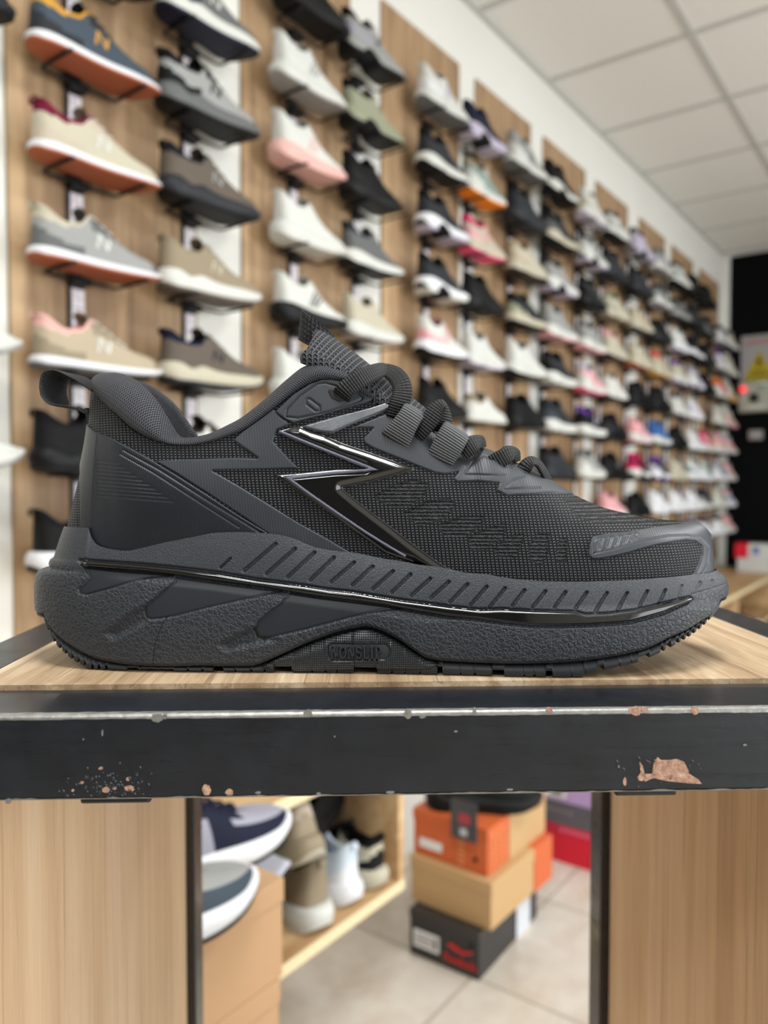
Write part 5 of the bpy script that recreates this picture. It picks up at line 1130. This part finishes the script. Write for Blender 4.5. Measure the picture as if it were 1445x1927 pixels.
# loose shoes
def put(code, s, n, z, deg, label, roll=0, pitch=0, scale=1.0, dx=-.14):
    """deg: heading of the toe measured from the wall direction, + turns towards the wall"""
    M4 = Matrix.Translation(wp(s, n, z)) @ Matrix.Rotation(WROT+math.radians(deg), 4, 'Z') @ Matrix.Rotation(math.radians(pitch), 4, 'Y') @ Matrix.Rotation(math.radians(roll), 4, 'X') @ Matrix.Translation((dx, 0, 0))
    return make_sneaker(code, M4, label, None, scale)
put('S L I w B I J', .535, .625, .6505, -8, 'grey suede trainer with navy rand, nearest of the pair on the cardboard box', scale=1.2)
put('S Q N w B N J', .700, .530, .6505, -8, 'grey and dark navy trainer behind its mate on the cardboard box', scale=1.2)
put('K A A W W A -', 1.150, .297, .3355, 78, 'beige slip-on runner with thick cream sole on the low shelf', scale=1.1)
put('K J w w w J -', 1.250, .285, .3355, 84, 'pale blue and white runner beside the beige one on the low shelf')
put('K C B C C B -', 1.328, .290, .3355, 88, 'cream running shoe with black heel at the shelf end', scale=.93)
put('X B B B B B -', .965, .290, .3355, 85, 'black shoe in the shade left of the beige runner')
put('X B B B B B -', 1.255, .30, .462, 25, 'black chunky trainer at the back of the low shelf', pitch=-4)
put('K M M W W M -', 1.03, .28, .462, 60, 'pale mint runner at the back of the low shelf', pitch=-10)
put('K l A A C A -', 1.105, .33, .452, 78, 'sand coloured runner leaning over the beige one on the low shelf', pitch=20)
put('K J J J w B -', 1.165, .25, .470, 65, 'pale blue runner leaning at the back of the low shelf', pitch=15)
put('X B B B B B D', 1.765, .425, .3610, -58, 'black trainer lying on top of the orange shoe box', scale=1.08)
put('K w w w w w -', 1.985, .47, .3610, -20, 'white shoe behind the black trainer on the orange box')
for i, (c, s, n, d, l) in enumerate([('K w J w w w -', 4.83, .33, -70, 'white and pale blue shoe under the far shelf board'), ('K Z w w Z Z -', 4.98, .35, -75, 'blue and white shoe under the far shelf board'), ('K C S w C S -', 4.58, .34, -70, 'pale yellow shoe under the far shelf board'), ('K N N w N N -', 5.15, .33, -80, 'navy shoe under the far shelf board')]): put(c, s, n, .3355, d, l)
# plastic tag hanging off the black trainer, folded papers
tg = thing('plastic_tag', wp(1.645, .455, .375), WROT, 'clear plastic tag with red print hanging over the orange box', 'tag')
t = NT('smoky_plastic'); t.set(color=lin(84, 86, 90), rough=.15, trans=.35, spec=.6); 
MB().bbox(-.0085, -.0065, -.038, .038, -.045, .055, .0008).build('pouch', t.m, tg)
MB().box(-.0094, -.0086, -.018, .014, -.004, .022).build('red_print', plain('dull_red_print', (170, 60, 70), .5), tg)
MB().box(-.0094, -.0086, -.010, .010, -.034, -.016).build('white_print', plain('pale_print', (190, 190, 194), .5), tg)
pp = thing('paper_sheet', wp(.855, .545, .60), WROT, 'folded white paper beside the grey trainers above the shelf', 'paper')
MB().add([(-.03, .03, -.01), (.03, .012, .014), (.034, -.03, .010), (-.026, -.033, -.02), (-.03, .03, -.009), (.03, .012, .015), (.034, -.03, .011), (-.026, -.033, -.019)], [(3, 2, 1, 0), (4, 5, 6, 7), (0, 1, 5, 4), (1, 2, 6, 5), (2, 3, 7, 6), (3, 0, 4, 7)]).build('sheet', plain('white_paper', (222, 226, 240), .6), pp)
# ================================================================ light: daylight through an assumed shopfront on the right and assumed ceiling lamps out of frame
W = bpy.data.worlds.new('daylight'); SC.world = W; W.use_nodes = True
bg = W.node_tree.nodes['Background']; bg.inputs[0].default_value = (.95, .975, 1.0, 1); bg.inputs[1].default_value = 1.5
def area(name, loc, rot, sx, sy, power, col=(1, 1, 1)):
    l = bpy.data.lights.new(name, 'AREA'); l.shape = 'RECTANGLE'; l.size = sx; l.size_y = sy; l.energy = power; l.color = col
    o = bpy.data.objects.new(name, l); COL.objects.link(o); o.location = loc; o.rotation_euler = rot; return o
LAMPM = NT('lamp_diffuser'); LAMPM.set(color=(.9, .9, .9, 1), em=(.97, 1, .98, 1), ems=5.0); LAMPM = LAMPM.m
FRM = plain('lamp_frame', (230, 230, 228), .5)
for i, (s_, n_) in enumerate([(.1, 1.5), (1.9, 2.3), (4.0, 2.3), (-1.6, 2.0)]):  # unseen lamps and their area lights, assumed to light the shop from above
    L = thing('ceiling_lamp', wp(s_, n_, HC-.03), WROT, ['square ceiling lamp above the table', 'square ceiling lamp in mid shop', 'square ceiling lamp deep in the shop', 'square ceiling lamp at the rear wall'][i], 'lamp', 'ceiling lamps')
    MB().bbox(-.30, .30, -.30, .30, 0, .02, .003).build('frame', FRM, L)
    MB().box(-.28, .28, -.28, .28, -.003, -.0005).build('diffuser', LAMPM, L)
    p = wp(s_, n_, HC-.045); area('lamp_light', p, (0, 0, WROT), .56, .56, 52 if i == 0 else 48, (.97, 1, .985))
# area light added as daylight outside the assumed, unseen shopfront opening
d = area('assumed_shopfront_light', wp(2.1, 4.3, 1.45), (0, 0, 0), 5.6, 2.3, 270, (.93, .975, 1))
d.rotation_euler = Matrix(((DV[0], 0, NV[0]), (DV[1], 0, NV[1]), (0, 1, 0))).to_euler()
SC.view_settings.exposure = -.72
